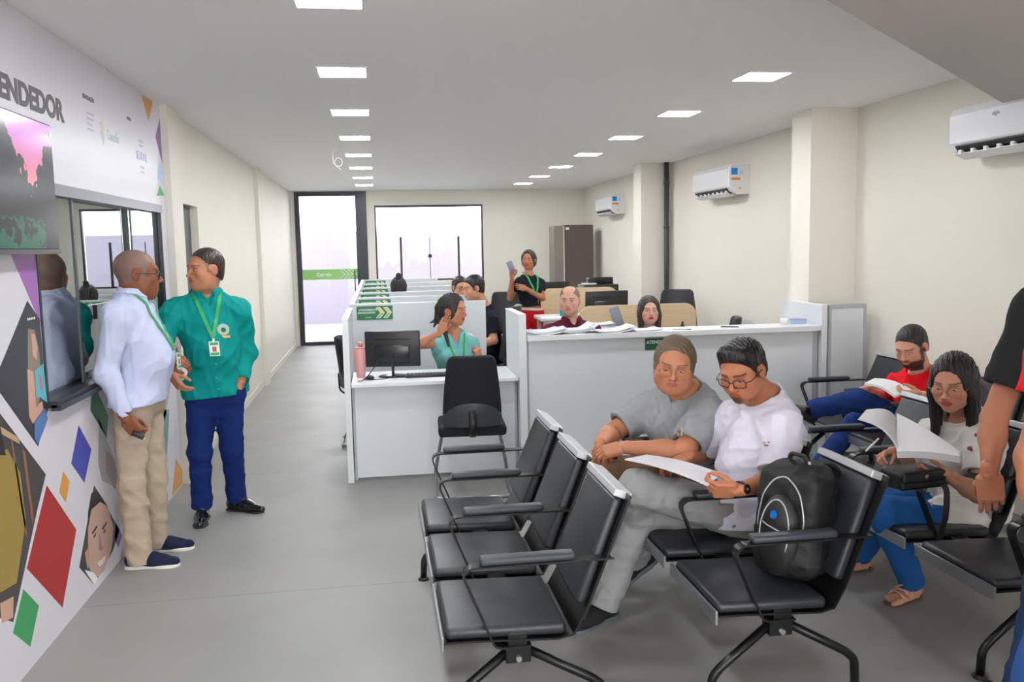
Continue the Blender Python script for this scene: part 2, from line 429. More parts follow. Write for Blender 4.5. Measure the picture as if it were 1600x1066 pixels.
def shoe(B, A, toe, parent, style='dress', col=(.01, .01, .012), ground=None, up=(0, 0, 1), size=1.0, sock=None):
    """A = ankle centre; toe = direction"""
    Rm = frame(toe, up); Rm = np.stack([Rm[:, 1], -Rm[:, 0], Rm[:, 2]], 1)   # x toe, y left, z up
    hz_ = .085
    def Wd(V): return (V * size * V3(1, 1, 1)) @ Rm.T + V3(A) - B
    O = V3(0, 0, -hz_)
    if style == 'sandal':
        F = Field(); F.cap((-.035, 0, -.045), (.10, 0, -.062), .030, .020, .02, flat=((0, 1, 0), .82)); F.cap((0, 0, .03), (-.01, 0, -.03), .034, .032, .02)
        for i in range(5): F.cap((.12, .028 - i * .0145, -.066), (.165 - i * .008 - (0 if i else -.004), .030 - i * .016, -.068), .011 if i else .013, .0085 if i else .011, .006)
        F.boxr((.06, 0, -.066), (.07, .030, .004), .008, .02); F.plane((0, 0, -.078), (0, 0, -1))
        return F, Wd
    dress = style == 'dress'
    F = Field()
    F.cap((-.038, 0, -.038), (-.020, 0, .0), .034, .036 if dress else .038, .02)
    F.cap((-.035, 0, -.050), (.07, 0, -.050), .036, .040, .02)
    F.cap((.03, 0, -.028), (.12, 0, -.050), .030, .028, .02)
    F.cap((.08, 0, -.056), (.175 if not dress else .190, 0, -.060), .038, .027 if not dress else .021, .02, flat=((0, 1, 0), .92))
    F.plane((0, 0, -.068 if not dress else -.073), (0, 0, -1)); F.plane((0, 0, .022), (0, 0, 1)); F.cap((-.02, 0, .0), (-.02, 0, .05), .030, .032, .004, op='sub')
    V, Q = F.mesh(.0045); me = to_mesh('shoe', Wd(V), outward(V, Q))
    me_m = mat('shoe_%s_%d' % (style, int(col[2] * 999)), col, .22 if dress else .8, coat=.4 if dress else 0, spec=.6 if dress else .3, bump=0 if dress else .3, bscale=400)
    o = obj('shoe', me, me_m, parent)
    F = Field(); wdt = .040
    F.boxr((-.030, 0, 0), (.020, .016, .03), .022, .02); F.boxr((.055, 0, 0), (.08, .010, .03), .026, .03); F.ell((.14, .0, 0), (.062, .044, .05), .02)
    F.plane((0, 0, -.085), (0, 0, -1)); F.plane((0, 0, -.066 if not dress else -.072), (0, 0, 1))
    for i, op in enumerate(F.ops):
        if op[0] == 'ell': F.ops[i] = ('ell', op[1] + V3(0, 0, -.075), op[2], op[3], op[4], op[5])
        elif op[0] == 'box': F.ops[i] = ('box', op[1] + V3(0, 0, -.075), op[2], op[3], op[4], op[5], op[6])
    V, Q = F.mesh(.0045); sm = mat('sole_white', (.78, .76, .72), .6) if style == 'sneaker' else (mat('sole_grey', (.10, .12, .14), .6) if style == 'trainer' else mat('sole_black', (.012, .012, .012), .5))
    obj('sole', to_mesh('sole', Wd(V), outward(V, Q)), sm, o)
    bm = bmesh.new()                                  # laces / strap
    for i in range(1 if dress else 4):
        x = .055 + i * .020 if not dress else .06; z = -.006 - i * .011 if not dress else -.004
        pts = [Vector((x, s * .030, z - .030 + .0)) if abs(s) == 1 else Vector((x + .003, s * .030, z - .002 + .004 * (1 - s * s))) for s in (-1, -.6, 0, .6, 1)]
        tube(bm, [Wd(V3(p)) for p in pts], .0028 if not dress else .006, 6)
    obj('laces' if not dress else 'strap', bm, me_m, o, smooth=True)
    return None, None
def torso_ops(F, J, R, sp, infl, fem, build, belly, k=.06, bust=0):
    """pelvis, belly, chest and shoulders of one trunk; R rows = right, forward, up"""
    l, f, u = R; P, N = J['P'], J['N']; b = build
    Ln = np.linalg.norm(N - P); u2 = nrm(N - P); f2 = nrm(f - u2 * (f @ u2)); l2 = np.cross(f2, u2); Rt = np.stack([l2, f2, u2])
    i = infl
    F.ell(P + u2 * .02, (.165 * b + i, .112 * b + i, .135 + i), k, R=Rt)
    F.ell(P + u2 * Ln * .40 + f2 * (.010 + belly * .6), (.142 * b + i, .100 * b + belly + i, .19 + i), k, R=Rt)
    F.ell(P + u2 * Ln * .70 + f2 * .004, ((.150 if fem else .168) * b + i, .106 * b + i, .17 + i), k, R=Rt)
    for S, s in ((J['SR'], 1), (J['SL'], -1)):
        F.cap(N - u2 * .055 + l2 * s * .03, S, (.062 if not fem else .054) * b + i, (.056 if not fem else .047) * b + i, k * .7)
        F.cap(P + u2 * Ln * .62 + l2 * s * .07, S - u2 * .05 - l2 * s * .02, .085 * b + i * .6, .050 * b + i * .6, k)
        if bust: F.ell(P + u2 * Ln * .64 + l2 * s * .068 + f2 * .085 * b, (.062 + i * .6, .050 + bust + i * .4, .060 + i * .6), .04, R=Rt)
    F.cap(N - u2 * .06, N + u2 * .015, .075 * b + i * .4, .060 * b + i * .2, k)
    return Rt
def person(label, J, face, up=(0, 0, 1), skin=(.45, .24, .16), fem=False, build=1.0, belly=0.0, h=.006, hh=.003, head_h=.0026, hs=1.0,
           shirt=None, pants=None, shoes=None, hair=None, head={}, hands={}, eye={}, bust=0, gr=None, legs=True, chest_fwd=None, arm=1.0, neck_r=None, group=None):
    J = {k: V3(v) for k, v in J.items()}
    B = V3(J.get('base', (J['P'][0], J['P'][1], 0)))
    up_t = nrm(J['N'] - J['P']); l = nrm(J['SR'] - J['SL']); fwd = np.cross(up_t, l) if chest_fwd is None else nrm(chest_fwd)
    Rrow = np.stack([l, fwd, up_t])
    Rh = frame(face, up); HC = J['H']; sc = hs * (.95 if fem else 1.0)
    nb = (Rh.T @ (J['N'] + up_t * .0 - HC)) / sc
    # ---- body: one continuous skin
    head = dict(head)
    if hair and hair['style'] in ('short', 'balding') and 'scalp' not in head: head['scalp'] = (hair.get('tint', (.03, .02, .015)), .75 if hair['style'] == 'short' else .0)
    hp = head_part(head_h / sc, nb, skin, fem, neck_r=neck_r, **head)
    Vs, Qs, Cs = [(Rh @ (hp[0] * sc).T).T + HC], [outward(hp[0], hp[1])], [hp[2]]
    F = Field()
    torso_ops(F, J, Rrow, 0, -.012, fem, build, belly, bust=bust)
    a = arm
    for s in 'RL':
        S, E, Wr = J['S' + s], J['E' + s], J['W' + s]
        dirf = nrm(Wr - E)
        F.cap(S, E, .050 * a, .040 * a, .03); F.cap(E, E + (Wr - E) * .35, .041 * a, .041 * a, .02); F.cap(E + (Wr - E) * .3, Wr, .041 * a, .026 * a ** .5, .02, )
        if legs:
            Hh, K, A = J['H' + s], J['K' + s], J['A' + s]
            F.cap(Hh, K, .082, .052, .04); F.cap(K, K + (A - K) * .35, .052, .052, .03); F.cap(K + (A - K) * .3, A, .052, .034, .03)
    F.cap(J['N'] - up_t * .05, J['N'] + (HC - J['N']) * .4, .058 if not fem else .048, .054 if not fem else .045, .03)
    V, Q = F.mesh(h); V = smoothv(V, Q, 1)
    Vs.append(V); Qs.append(outward(V, Q)); Cs.append(np.tile(V3(skin), (len(V), 1)))
    for s in 'RL':
        hd = dict(hands.get(s, {}))
        if hd.pop('none', False): continue
        Wr = J['W' + s]; d = nrm(hd.pop('dir', Wr - J['E' + s])); nz = V3(hd.pop('back', (0, -1, 0))); nz = nrm(nz - d * (nz @ d)); yv = np.cross(nz, d)
        hsc = hd.pop('size', .90 if fem else 1.0)
        V, Q = hand_part(hh, left=(s == 'L'), sc=hsc, **hd); M = np.stack([d, yv, nz], 1)
        if s == 'L': Q = Q[:, ::-1]
        V = V @ M.T + Wr
        V0 = V; Vs.append(V); Qs.append(outward(V - V.mean(0), Q)); cc = np.tile(V3(skin) * V3(1, .98, .98), (len(V), 1)); Cs.append(cc)
    shp = {}
    if shoes and shoes.get('style') == 'sandal':
        for s in 'RL':
            Fs, Wd = shoe(B, J['A' + s], shoes['toe' + s], None, 'sandal')
            V, Q = Fs.mesh(.003); V = Wd(V) + B; Vs.append(V); Qs.append(outward(V - V.mean(0), Q)); Cs.append(np.tile(V3(skin), (len(V), 1)))
    off = 0; QQ = []
    for V, Q in zip(Vs, Qs): QQ.append(Q + off); off += len(V)
    me = to_mesh('person', np.concatenate(Vs) - B, np.concatenate(QQ), np.concatenate(Cs))
    root = obj('person', me, vcmat('skin', .5)); root.location = B.tolist(); tag(root, label, 'person', group)
    eyes(Rh, HC, B, root, sc, **eye)
    out = dict(root=root, B=B, Rh=Rh, HC=HC, sc=sc, R=Rrow, J=J, up=up_t, fwd=fwd, l=l)
    def add(name, F, m, hx=None, parent=None, sm=1, tohead=False):
        V, Q = F.mesh(hx or h)
        if sm: V = smoothv(V, Q, sm)
        Q = outward(V, Q)
        if tohead: V = (Rh @ (V * sc).T).T + HC
        o = obj(name, to_mesh(name, V - B, Q), m, parent or root); return o
    out['add'] = add
    # ---- trousers
    if pants and legs:
        F = Field(); i = pants.get('infl', .012); hr = pants.get('hem', .058)
        u2 = up_t; pf = pants.get('fwd', fwd); pu = pants.get('up', up_t); pl = nrm(J['HR'] - J['HL']); pf = np.cross(nrm(pu), pl)
        F.ell(J['P'] + nrm(pu) * .0, (.160 * build + i, .110 * build + i, .12 + i), .06, R=np.stack([pl, nrm(pf), np.cross(pl, nrm(pf))]))
        for s in 'RL':
            Hh, K, A = J['H' + s], J['K' + s], J['A' + s]; th = pants.get('thigh', .085); kn = pants.get('knee', .064)
            F.cap(Hh, K, th + i, kn, .05); F.cap(K, K + (A - K) * .4, kn, pants.get('calf', .062), .03)
            F.cap(K + (A - K) * .35, A + (A - K) * (pants.get('ext', .06) + .04), pants.get('calf', .062), hr, .02)
        F.fun(folds(pants.get('amp', .006) * .6, .13, int(B[0] * 100) % 97, (1, 1, 1.6)))
        F.plane(J['P'] + nrm(pu) * pants.get('top', (shirt or {}).get('hem', -.02) + .03), nrm(pu), c=J['P'] + nrm(pu) * .2, rad=.3)
        for s in 'RL':
            K, A = J['K' + s], J['A' + s]; dd = nrm(A - K); e = A + (A - K) * pants.get('ext', .06); F.cap(e, e + dd * .09, .09, .09, .003, ends='a', op='sub')
        out['pants'] = add('trousers', F, pants['mat'])
    # ---- shirt
    if shirt:
        F = Field(); i = shirt.get('infl', .012); ln = shirt.get('sleeve', 'short'); sr = shirt.get('sr', .014)
        torso_ops(F, J, Rrow, 0, i, fem, build, belly, bust=bust)
        if legs:
            for s in 'RL': F.cap(J['H' + s], J['H' + s] + (J['K' + s] - J['H' + s]) * .22, (pants or {}).get('thigh', .085) + i + .014, .080 + i, .05)
        for s in 'RL':
            S, E, Wr = J['S' + s], J['E' + s], J['W' + s]
            if ln == 'none': continue
            if ln == 'short':
                t = shirt.get('t', .72); F.cap(S, S + (E - S) * t * 1.08, .053 * a + sr, .046 * a + sr * 1.3, .035)
            else:
                F.cap(S, E, .053 * a + sr, .047 * a + sr * .9, .03); F.cap(E, Wr, .048 * a + sr * .8, .030 + sr * .5, .025)
        amp = shirt.get('amp', .006)
        F.fun(folds(amp, shirt.get('fs', .11), int(abs(B[1]) * 100) % 91, (1, 1, .7)))
        for s in 'RL':
            S, E, Wr = J['S' + s], J['E' + s], J['W' + s]
            if ln == 'none': continue
            e, dd = (S + (E - S) * shirt.get('t', .72), nrm(E - S)) if ln == 'short' else (Wr - (Wr - E) * .04, nrm(Wr - E))
            cr_ = (.046 * a + sr * 1.3 + .030) if ln == 'short' else .055; F.cap(e, e + dd * .10, cr_, cr_, .003, ends='a', op='sub')
            F.cap(e - dd * .03, e + dd * .02, (.047 * a + sr * .3) if ln == 'short' else .028, (.048 * a + sr * .4) if ln == 'short' else .030, .003, op='sub', ends='b')
        nk = J['N'] + (HC - J['N']) * .35; nd = nrm(HC - J['N'])
        hem = shirt.get('hem', -.02); hn = nrm(shirt.get('hemn', up_t))
        F.plane(J['P'] + hn * hem, -hn, c=J['P'] + hn * hem - hn * .12, rad=.30)
        nr = shirt.get('neck', .066)
        F.ell(J['N'] + nd * .040 + fwd * .012, (nr + .004, nr + .014, .050), .004, R=np.stack([l, nrm(np.cross(nd, l)), nd]), op='sub'); F.cap(J['N'] + nd * .04, J['N'] + nd * .2, nr + .02, nr + .05, .006, op='sub')
        v = shirt.get('v', 0)
        if v: F.cap(J['N'] + fwd * .075 - up_t * .0, J['N'] + fwd * .12 - up_t * v, .035, .006, .01, op='sub')
        if ln == 'none':
            for s, sg in (('R', 1), ('L', -1)): F.ell(J['S' + s] + l * sg * .055 - up_t * .03, (.05, .05, .085), .01, R=np.stack([l, fwd, up_t]), op='sub')
        # subtract is applied to all fields, so planes above stay crisp
        V, Q = F.mesh(h)
        o = add('shirt' if not shirt.get('name') else shirt['name'], F, shirt['mat'])
        out['shirt'] = o
        if shirt.get('collar'):
            F = Field(); cr = nr + .012; cn = J['N'] - up_t * .004 + fwd * .006
            F.cap(cn - nd * .02, cn + nd * .046, cr + .014, cr - .002, .01, ends=True, flat=(fwd, 1.0)); F.cap(cn - nd * .03, cn + nd * .08, cr - .004, cr - .012, .003, op='sub')
            F.cap(cn + fwd * .06 + nd * .05, cn + fwd * .07 - nd * .03, .038, .010, .006, op='sub')
            co = add('collar', F, shirt['mat'], hx=.0035)
            bm = bmesh.new(); me_ = o.data; bvh = BVHTree.FromPolygons([v_.co for v_ in me_.vertices], [tuple(q_.vertices) for q_ in me_.polygons]); rows = []
            for k in range(29):
                a_ = -2.72 + 5.44 * k / 28; d_ = -fwd * math.cos(a_) + l * math.sin(a_); fr_ = max(0, -math.cos(a_)) ** 3
                top = J['N'] + nd * (.052 - .030 * fr_) + fwd * .010 + d_ * (.064 + .010 * fr_)
                g_ = J['N'] + nd * .02 + d_ * (.094 + .018 * fr_) - up_t * .030 * fr_ + fwd * (.006 + .010 * fr_); loc, nn, ii, dd_ = bvh.find_nearest(Vector((g_ - B).tolist()))
                bot = V3(loc) + V3(nn) * .005 + B; mid = (top * .75 + bot * .25) + d_ * .012 + nd * .004
                rows.append([bm.verts.new((p_ - B).tolist()) for p_ in (top - d_ * .003, mid, bot, bot - V3(nn) * .003, mid - d_ * .005, top - d_ * .007)])
            for k in range(28):
                for q in range(6): bm.faces.new((rows[k][q], rows[k + 1][q], rows[k + 1][(q + 1) % 6], rows[k][(q + 1) % 6]))
            bm.faces.new(rows[0]); bm.faces.new(rows[-1][::-1]); bmesh.ops.recalc_face_normals(bm, faces=list(bm.faces)); obj('collar_flap', bm, shirt['mat'], co)
    # ---- shoes
    if shoes and legs:
        if shoes['style'] == 'sandal':
            for s in 'RL':
                Rm = frame(shoes['toe' + s]); Rm = np.stack([Rm[:, 1], -Rm[:, 0], Rm[:, 2]], 1)
                def wd(p): return Rm @ V3(p) + J['A' + s] - B
                bm = bmesh.new()
                F = Field(); F.boxr((-.02, 0, -.081), (.03, .022, .0005), .004, .01); F.boxr((.10, 0, -.081), (.06, .030, .0005), .004, .02)
                V, Q = F.mesh(.003); V = V @ Rm.T + J['A' + s]; so_ = obj('sandal', to_mesh('sandal', V - B, outward(V - V.mean(0), Q)), mat('sandal_sole', (.16, .06, .03), .6), root)
                for pts in ([(.10, .046, -.070), (.11, .030, -.036), (.115, .0, -.026), (.10, -.030, -.036), (.085, -.046, -.068)], [(.065, .044, -.066), (.08, .026, -.026), (.09, .0, -.018), (.105, -.028, -.034), (.115, -.045, -.068)], [(.02, .040, -.06), (.04, .026, -.016), (.06, .0, -.006), (.075, -.028, -.024), (.085, -.040, -.06)], [(-.045, .036, -.05), (-.02, .042, -.01), (.03, .020, .010), (.045, -.020, -.004), (.05, -.040, -.045)]):
                    tube(bm, [wd(p) for p in roundpath(pts, .012, 4)], .0042, 6)
                obj('strap', bm, mat('rose_gold_strap', (.75, .45, .35), .3, metal=.6), so_, smooth=True)
        else:
            for s in 'RL':
                if ('toe' + s) in shoes: shoe(B, J['A' + s], shoes['toe' + s], root, shoes['style'], shoes['col'], up=shoes.get('up' + s, (0, 0, 1)), size=shoes.get('size', 1.0))
    # ---- hair
    if hair:
        F = Field(); st = hair['style']; hm = hair['mat']; tk = hair.get('t', .010)
        am = hair.get('amp', .003); dr = V3(hair.get('dir', (1, .2, 0)))
        def strands(P, v, am=am, dr=dr):
            a = P @ dr; b = P @ V3(.3, 1, .2); return v - am * (np.sin(a * 620 + 2 * np.sin(P[:, 2] * 40)) * .5 + np.sin(a * 270 + b * 60) * .5 + .5 * np.sin(b * 300 + a * 90))
        F.ell((0, -.016, .034), (.0775 + tk, .096 + tk, .086 + tk), .02)
        fy, fz, slp = hair.get('line', (.040, -.014, .44))
        if st in ('short', 'balding'):
            F.ell((0, -.05, -.03), (.068 + tk * .5, .05, .06), .03)
            F.fun(strands); F.plane((0, fy, fz), (0, slp, -1))
            for s in (-1, 1): F.ell((s * .083, .000, -.012), (.022, .030, .040), .008, op='sub')
            if st == 'balding': F.ell((0, .045, .125), (.058, .105, .075), .01, op='sub')
            if hair.get('quiff'): F.cap((-.036, .046, .090), (.038, .044, .094), .023, .025, .04); 
            F.ell((0, .130, hair.get('fz', -.002)), (.20, .098, .090), .006, op='sub')
        else:
            for s in (-1, 1): F.ell((s * .060, -.005, -.01), (.030 + tk * .4, .065, .075), .03)
            F.ell((0, -.055, -.03), (.075, .055, .085), .03)
            if st in ('long',):
                for s, L in ((-1, hair.get('L', (.22, .22))[0]), (1, hair.get('L', (.22, .22))[1])):
                    F.cap((s * .068, .0, -.03), (s * .078, .028, -.03 - L), .034, .020, .03, flat=((0, 1, 0), .9)); F.cap((s * .078, .020, -.05), (s * .070, .055, -.05 - L), .022, .010, .02)
                F.cap((0, -.055, -.03), (0, -.075, -.10 - max(hair.get('L', (.22, .22))) * .7), .075, .05, .03, flat=((0, 1, 0), 1.6))
            F.fun(strands)
            F.ell((0, .092, -.030), (.0605, .075, .088), .010, op='sub')
            F.ell((0, .10, .026), (.057, .054, hair.get('fh', .066)), .014, op='sub')
            F.plane((0, .088, 0), (0, 1, 0), c=(0, .12, -.03), rad=.09)
            if st in ('tied', 'bun'):
                F.plane((0, .0, -.075), (0, .35, -1), c=(0, 0, -.14), rad=.12)
                for s in (-1, 1): F.ell((s * .090, .002, -.018), (.028, .034, .034), .006, op='sub')
                for q in hair.get('tail', []): F.cap(q[0], q[1], q[2], q[3], .015)
        out['hair'] = add('hair', F, hm, hx=hair.get('h', head_h * 1.15) / sc, tohead=True, sm=0)
    return out
def glasses(p, m, kind='rect', r=.0014, sc=1.0, drop=0):
    bm = bmesh.new(); Rh, HC, s_, B = p['Rh'], p['HC'], p['sc'], p['B']
    T = lambda q: Rh @ (V3(q) * s_) + HC - B
    for s in (-1, 1):
        pts = []
        for k in range(17):
            a = 2 * PI * k / 16; ca, sa = math.cos(a), math.sin(a); e = .55 if kind == 'rect' else 1.0
            x = math.copysign(abs(ca) ** e, ca) * .0255; z = math.copysign(abs(sa) ** e, sa) * (.0165 if kind == 'rect' else .0215)
            pts.append(T((s * .0335 + x, .1035 - abs(s * .0335 + x) * .16, z - .003 - drop)))
        tube(bm, pts, r, 6)
        tube(bm, [T((s * .060, .094, .004 - drop)), T((s * .076, .080, .004 - drop)), T((s * .083, -.004, .004)), T((s * .082, -.022, -.012))], r, 6)
    tube(bm, [T((-.009, .103, .002 - drop)), T((0, .106, .005 - drop)), T((.009, .103, .002 - drop))], r, 6)
    return obj('glasses', bm, m, p['root'], smooth=True)
def on_surface(o, B, pts, off=.004):
    me = o.data; bvh = BVHTree.FromPolygons([v.co for v in me.vertices], [tuple(p.vertices) for p in me.polygons])
    out = []
    for q in pts:
        loc, n, i, d = bvh.find_nearest(Vector((V3(q) - B).tolist())); out.append(loc + n * off)
    return out
def lanyard(p, m, w=.009, drop=.33, badge=True, swing=0.0, bcol=None, label=None, side=0):
    J = p['J']; N = J['N']; l, f, u, B = p['l'], p['fwd'], p['up'], p['B']
    bm = bmesh.new(); end = None
    bot = N - u * drop + f * .16 + l * side
    me = p['shirt'].data; bvh = BVHTree.FromPolygons([v.co for v in me.vertices], [tuple(q.vertices) for q in me.polygons])
    def proj(q, off=.006):
        o = Vector((q + f * .25 - B).tolist()); hit = bvh.ray_cast(o, Vector((-f).tolist()))
        if hit[0] is None:
            hit = bvh.find_nearest(Vector((q - B).tolist()))
        return hit[0] + Vector((f * off).tolist())
    for s in (-1, 1):
        pts = []
        for k in range(13):
            t = k / 12; x = .082 * (1 - t) ** 1.0; q = N + l * (s * x + side * t) + u * (.012 * (1 - t) - drop * t) + f * .02
            pts.append(proj(q))
        pts = [Vector((N + l * s * .070 - f * .035 + u * .035 - B).tolist())] + pts
        tube(bm, pts, w, 8, flat=(.22, 1.0) if False else None) if False else strap(bm, pts, w, .0015, Vector(f.tolist()))
        end = pts[-1]
    o = obj('lanyard', bm, m, p['root'])
    if badge:
        b2 = bmesh.new(); e = V3(end) - u * .062 + f * .020; M = Matrix(((l[0], f[0], u[0], e[0]), (l[1], f[1], u[1], e[1]), (l[2], f[2], u[2], e[2]), (0, 0, 0, 1)))
        box(b2, -.030, -.001, -.045, .030, .002, .045, 0, M); box(b2, -.026, .0022, -.040, .026, .003, -.024, 1, M); box(b2, -.012, .0022, -.018, .012, .003, .012, 2, M)
        box(b2, -.024, .0022, .022, .024, .003, .040, 1, M); box(b2, -.006, -.001, .045, .006, .002, .062, 3, M)
        obj('badge', b2, [mat('badge_white', (.75, .75, .72), .4), m, mat('badge_photo', (.35, .12, .08), .5), mat('badge_clip', (.3, .3, .3), .3, metal=1)], p['root'])
def strap(bm, pts, w, t, nrm_hint, mi=0, closed=False):
    """flat band through points; nrm_hint is the outward direction (vector or list)"""
    pts = [Vector([float(c) for c in p]) for p in pts]; rows = []; N = len(pts)
    for i, p in enumerate(pts):
        tg = (pts[min(i + 1, N - 1)] - pts[max(i - 1, 0)]).normalized(); n = nrm_hint[i] if isinstance(nrm_hint, list) else nrm_hint
        sd = tg.cross(n).normalized(); nn = sd.cross(tg).normalized()
        rows.append([bm.verts.new(p + sd * a * w / 2 + nn * b * t) for a, b in ((-1, 0), (1, 0), (1, 1), (-1, 1))])
    for i in range(N - 1):
        for k in range(4):
            f = bm.faces.new((rows[i][k], rows[i][(k + 1) % 4], rows[i + 1][(k + 1) % 4], rows[i + 1][k])); f.material_index = mi
    bm.faces.new(rows[0][::-1]); bm.faces.new(rows[-1])
# ------------------------------------------------------------------ room materials
M_wall = mat('cream_paint', (.79, .755, .675), .75, bump=.05, bscale=120, var=.02, vscale=1.2)
M_ceil = mat('white_ceiling', (.92, .91, .90), .85, bump=.03, bscale=80)
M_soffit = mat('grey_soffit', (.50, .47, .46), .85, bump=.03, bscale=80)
M_dark = mat('dark_aluminium', (.045, .047, .055), .35, metal=.6)
M_frame = mat('grey_aluminium', (.20, .20, .225), .35, metal=.7)
M_white = mat('white_plastic', (.80, .80, .82), .28, coat=.3)
M_black = mat('black_plastic', (.012, .013, .015), .4)
M_blackmetal = mat('black_metal', (.010, .010, .011), .32, metal=.3)
M_lam = mat('grey_laminate', (.70, .735, .765), .42, bump=.02, bscale=200)
M_lamtop = mat('white_laminate', (.76, .78, .79), .35)
M_edge = mat('grey_edge', (.42, .45, .46), .45)
M_green = mat('sign_green', (.030, .20, .085), .5)
M_wood = mat('light_wood', (.72, .54, .34), .5, var=.08, vscale=4, stretch=(1, 1, 12))
def floor_mat():
    m = mat('grey_vinyl_floor', (.29, .285, .27), .40, bump=.04, bscale=40, var=.09, vscale=.9, spec=.4)
    n = m.node_tree.nodes; l = m.node_tree.links; b = n['Principled BSDF']
    src = b.inputs['Base Color'].links[0].from_socket
    tc = n.new('ShaderNodeTexCoord'); sp = n.new('ShaderNodeSeparateXYZ'); l.new(tc.outputs['Object'], sp.inputs[0])
    fac = None
    for sock, per, off in ((1, 2.435, 4.36), (0, 1.22, -.75)):
        a = n.new('ShaderNodeMath'); a.operation = 'SUBTRACT'; l.new(sp.outputs[sock], a.inputs[0]); a.inputs[1].default_value = off - per / 2 - 50 * per
        d = n.new('ShaderNodeMath'); d.operation = 'MODULO'; l.new(a.outputs[0], d.inputs[0]); d.inputs[1].default_value = per
        e = n.new('ShaderNodeMath'); e.operation = 'SUBTRACT'; l.new(d.outputs[0], e.inputs[0]); e.inputs[1].default_value = per / 2
        g = n.new('ShaderNodeMath'); g.operation = 'ABSOLUTE'; l.new(e.outputs[0], g.inputs[0])
        c = n.new('ShaderNodeMath'); c.operation = 'LESS_THAN'; l.new(g.outputs[0], c.inputs[0]); c.inputs[1].default_value = .0022 if sock == 1 else .0008
        k = n.new('ShaderNodeMath'); k.operation = 'MULTIPLY'; l.new(c.outputs[0], k.inputs[0]); k.inputs[1].default_value = .55 if sock == 1 else .15
        if fac is None: fac = k
        else:
            q = n.new('ShaderNodeMath'); q.operation = 'MAXIMUM'; l.new(fac.outputs[0], q.inputs[0]); l.new(k.outputs[0], q.inputs[1]); fac = q
    mxn = n.new('ShaderNodeMix'); mxn.data_type = 'RGBA'; l.new(fac.outputs[0], mxn.inputs[0]); l.new(src, mxn.inputs[6]); mxn.inputs[7].default_value = (.06, .06, .055, 1)
    l.new(mxn.outputs[2], b.inputs['Base Color'])
    nz = n.new('ShaderNodeTexNoise'); nz.inputs['Scale'].default_value = 2.5; l.new(tc.outputs['Object'], nz.inputs['Vector'])
    mr = n.new('ShaderNodeMapRange'); mr.inputs[3].default_value = .36; mr.inputs[4].default_value = .56; l.new(nz.outputs[0], mr.inputs[0]); l.new(mr.outputs[0], b.inputs['Roughness'])
    return m
def glass_mat(name, tint, gloss, trans_col=(.8, .85, .85)):
    m = bpy.data.materials.new(name); m.use_nodes = True; n = m.node_tree.nodes; l = m.node_tree.links
    n.remove(n['Principled BSDF']); o = n['Material Output']
    g = n.new('ShaderNodeBsdfGlossy'); g.inputs['Roughness'].default_value = .01; g.inputs[0].default_value = (*tint, 1)
    t = n.new('ShaderNodeBsdfTransparent'); t.inputs[0].default_value = (*trans_col, 1)
    f = n.new('ShaderNodeFresnel'); f.inputs[0].default_value = 1.5
    mr = n.new('ShaderNodeMapRange'); mr.inputs[1].default_value = .04; mr.inputs[2].default_value = 1; mr.inputs[3].default_value = gloss; mr.inputs[4].default_value = 1; l.new(f.outputs[0], mr.inputs[0])
    x = n.new('ShaderNodeMixShader'); l.new(mr.outputs[0], x.inputs[0]); l.new(t.outputs[0], x.inputs[1]); l.new(g.outputs[0], x.inputs[2]); l.new(x.outputs[0], o.inputs[0])
    return m
def struct(name, bm, m, parent=None, **k):
    o = obj(name, bm, m, parent, **k)
    if parent is None: o['kind'] = 'structure'
    return o
XL, XR, YB, YF, ZC = -1.5, 3.88, 16.05, -3.2, 2.78
struct('floor', boxm(XL - 2.2, YF - 6, -.12, XR + .3, YB + 9, 0), floor_mat())
struct('ceiling', boxm(XL - 2.2, YF, ZC, XR + .3, YB + .25, ZC + .15), M_ceil)
# left wall with its window (y 3.95..6.45, z 1.03..2.06) and a doorway (7.05..7.77)
bm = bmesh.new()
WY0, WY1, WZ0, WZ1 = 4.13, 6.47, 1.035, 2.06
for a in ((XL - .12, YF, 0, XL, WY0, ZC), (XL - .12, WY0, 0, XL, WY1, WZ0), (XL - .12, WY0, WZ1, XL, WY1, ZC), (XL - .12, WY1, 0, XL, 7.05, ZC), (XL - .12, 7.05, 2.11, XL, 7.77, ZC), (XL - .12, 7.77, 0, XL, YB, ZC)): box(bm, *a)
box(bm, XL, 6.625, 0, XL + .05, 6.98, ZC); box(bm, XL, 11.39, 0, XL + .05, 11.75, ZC)
struct('wall_left', bm, M_wall)
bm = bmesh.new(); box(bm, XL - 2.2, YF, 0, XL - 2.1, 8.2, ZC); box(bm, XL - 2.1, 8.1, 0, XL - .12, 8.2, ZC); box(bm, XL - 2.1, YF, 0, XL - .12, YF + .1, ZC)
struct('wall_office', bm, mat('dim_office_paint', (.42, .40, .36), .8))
# back wall with door opening and window
bm = bmesh.new()
for a in ((XL, YB, 0, -1.43, YB + .2, ZC), (-1.43, YB, 2.765, -.16, YB + .2, ZC), (-.16, YB, 0, -.02, YB + .2, ZC), (-.02, YB, 0, 1.96, YB + .2, 1.13), (-.02, YB, 2.51, 1.96, YB + .2, ZC), (1.96, YB, 0, XR, YB + .2, ZC)): box(bm, *a)
struct('wall_back', bm, M_wall)
bm = bmesh.new(); box(bm, XR, YF, 0, XR + .15, YB, ZC); 
struct('wall_right', bm, M_wall)
struct('pillar', boxm(3.48, 6.62, 0, XR, 6.95, ZC), M_wall); struct('pillar', boxm(3.48, 11.17, 0, XR, 11.5, ZC), M_wall)
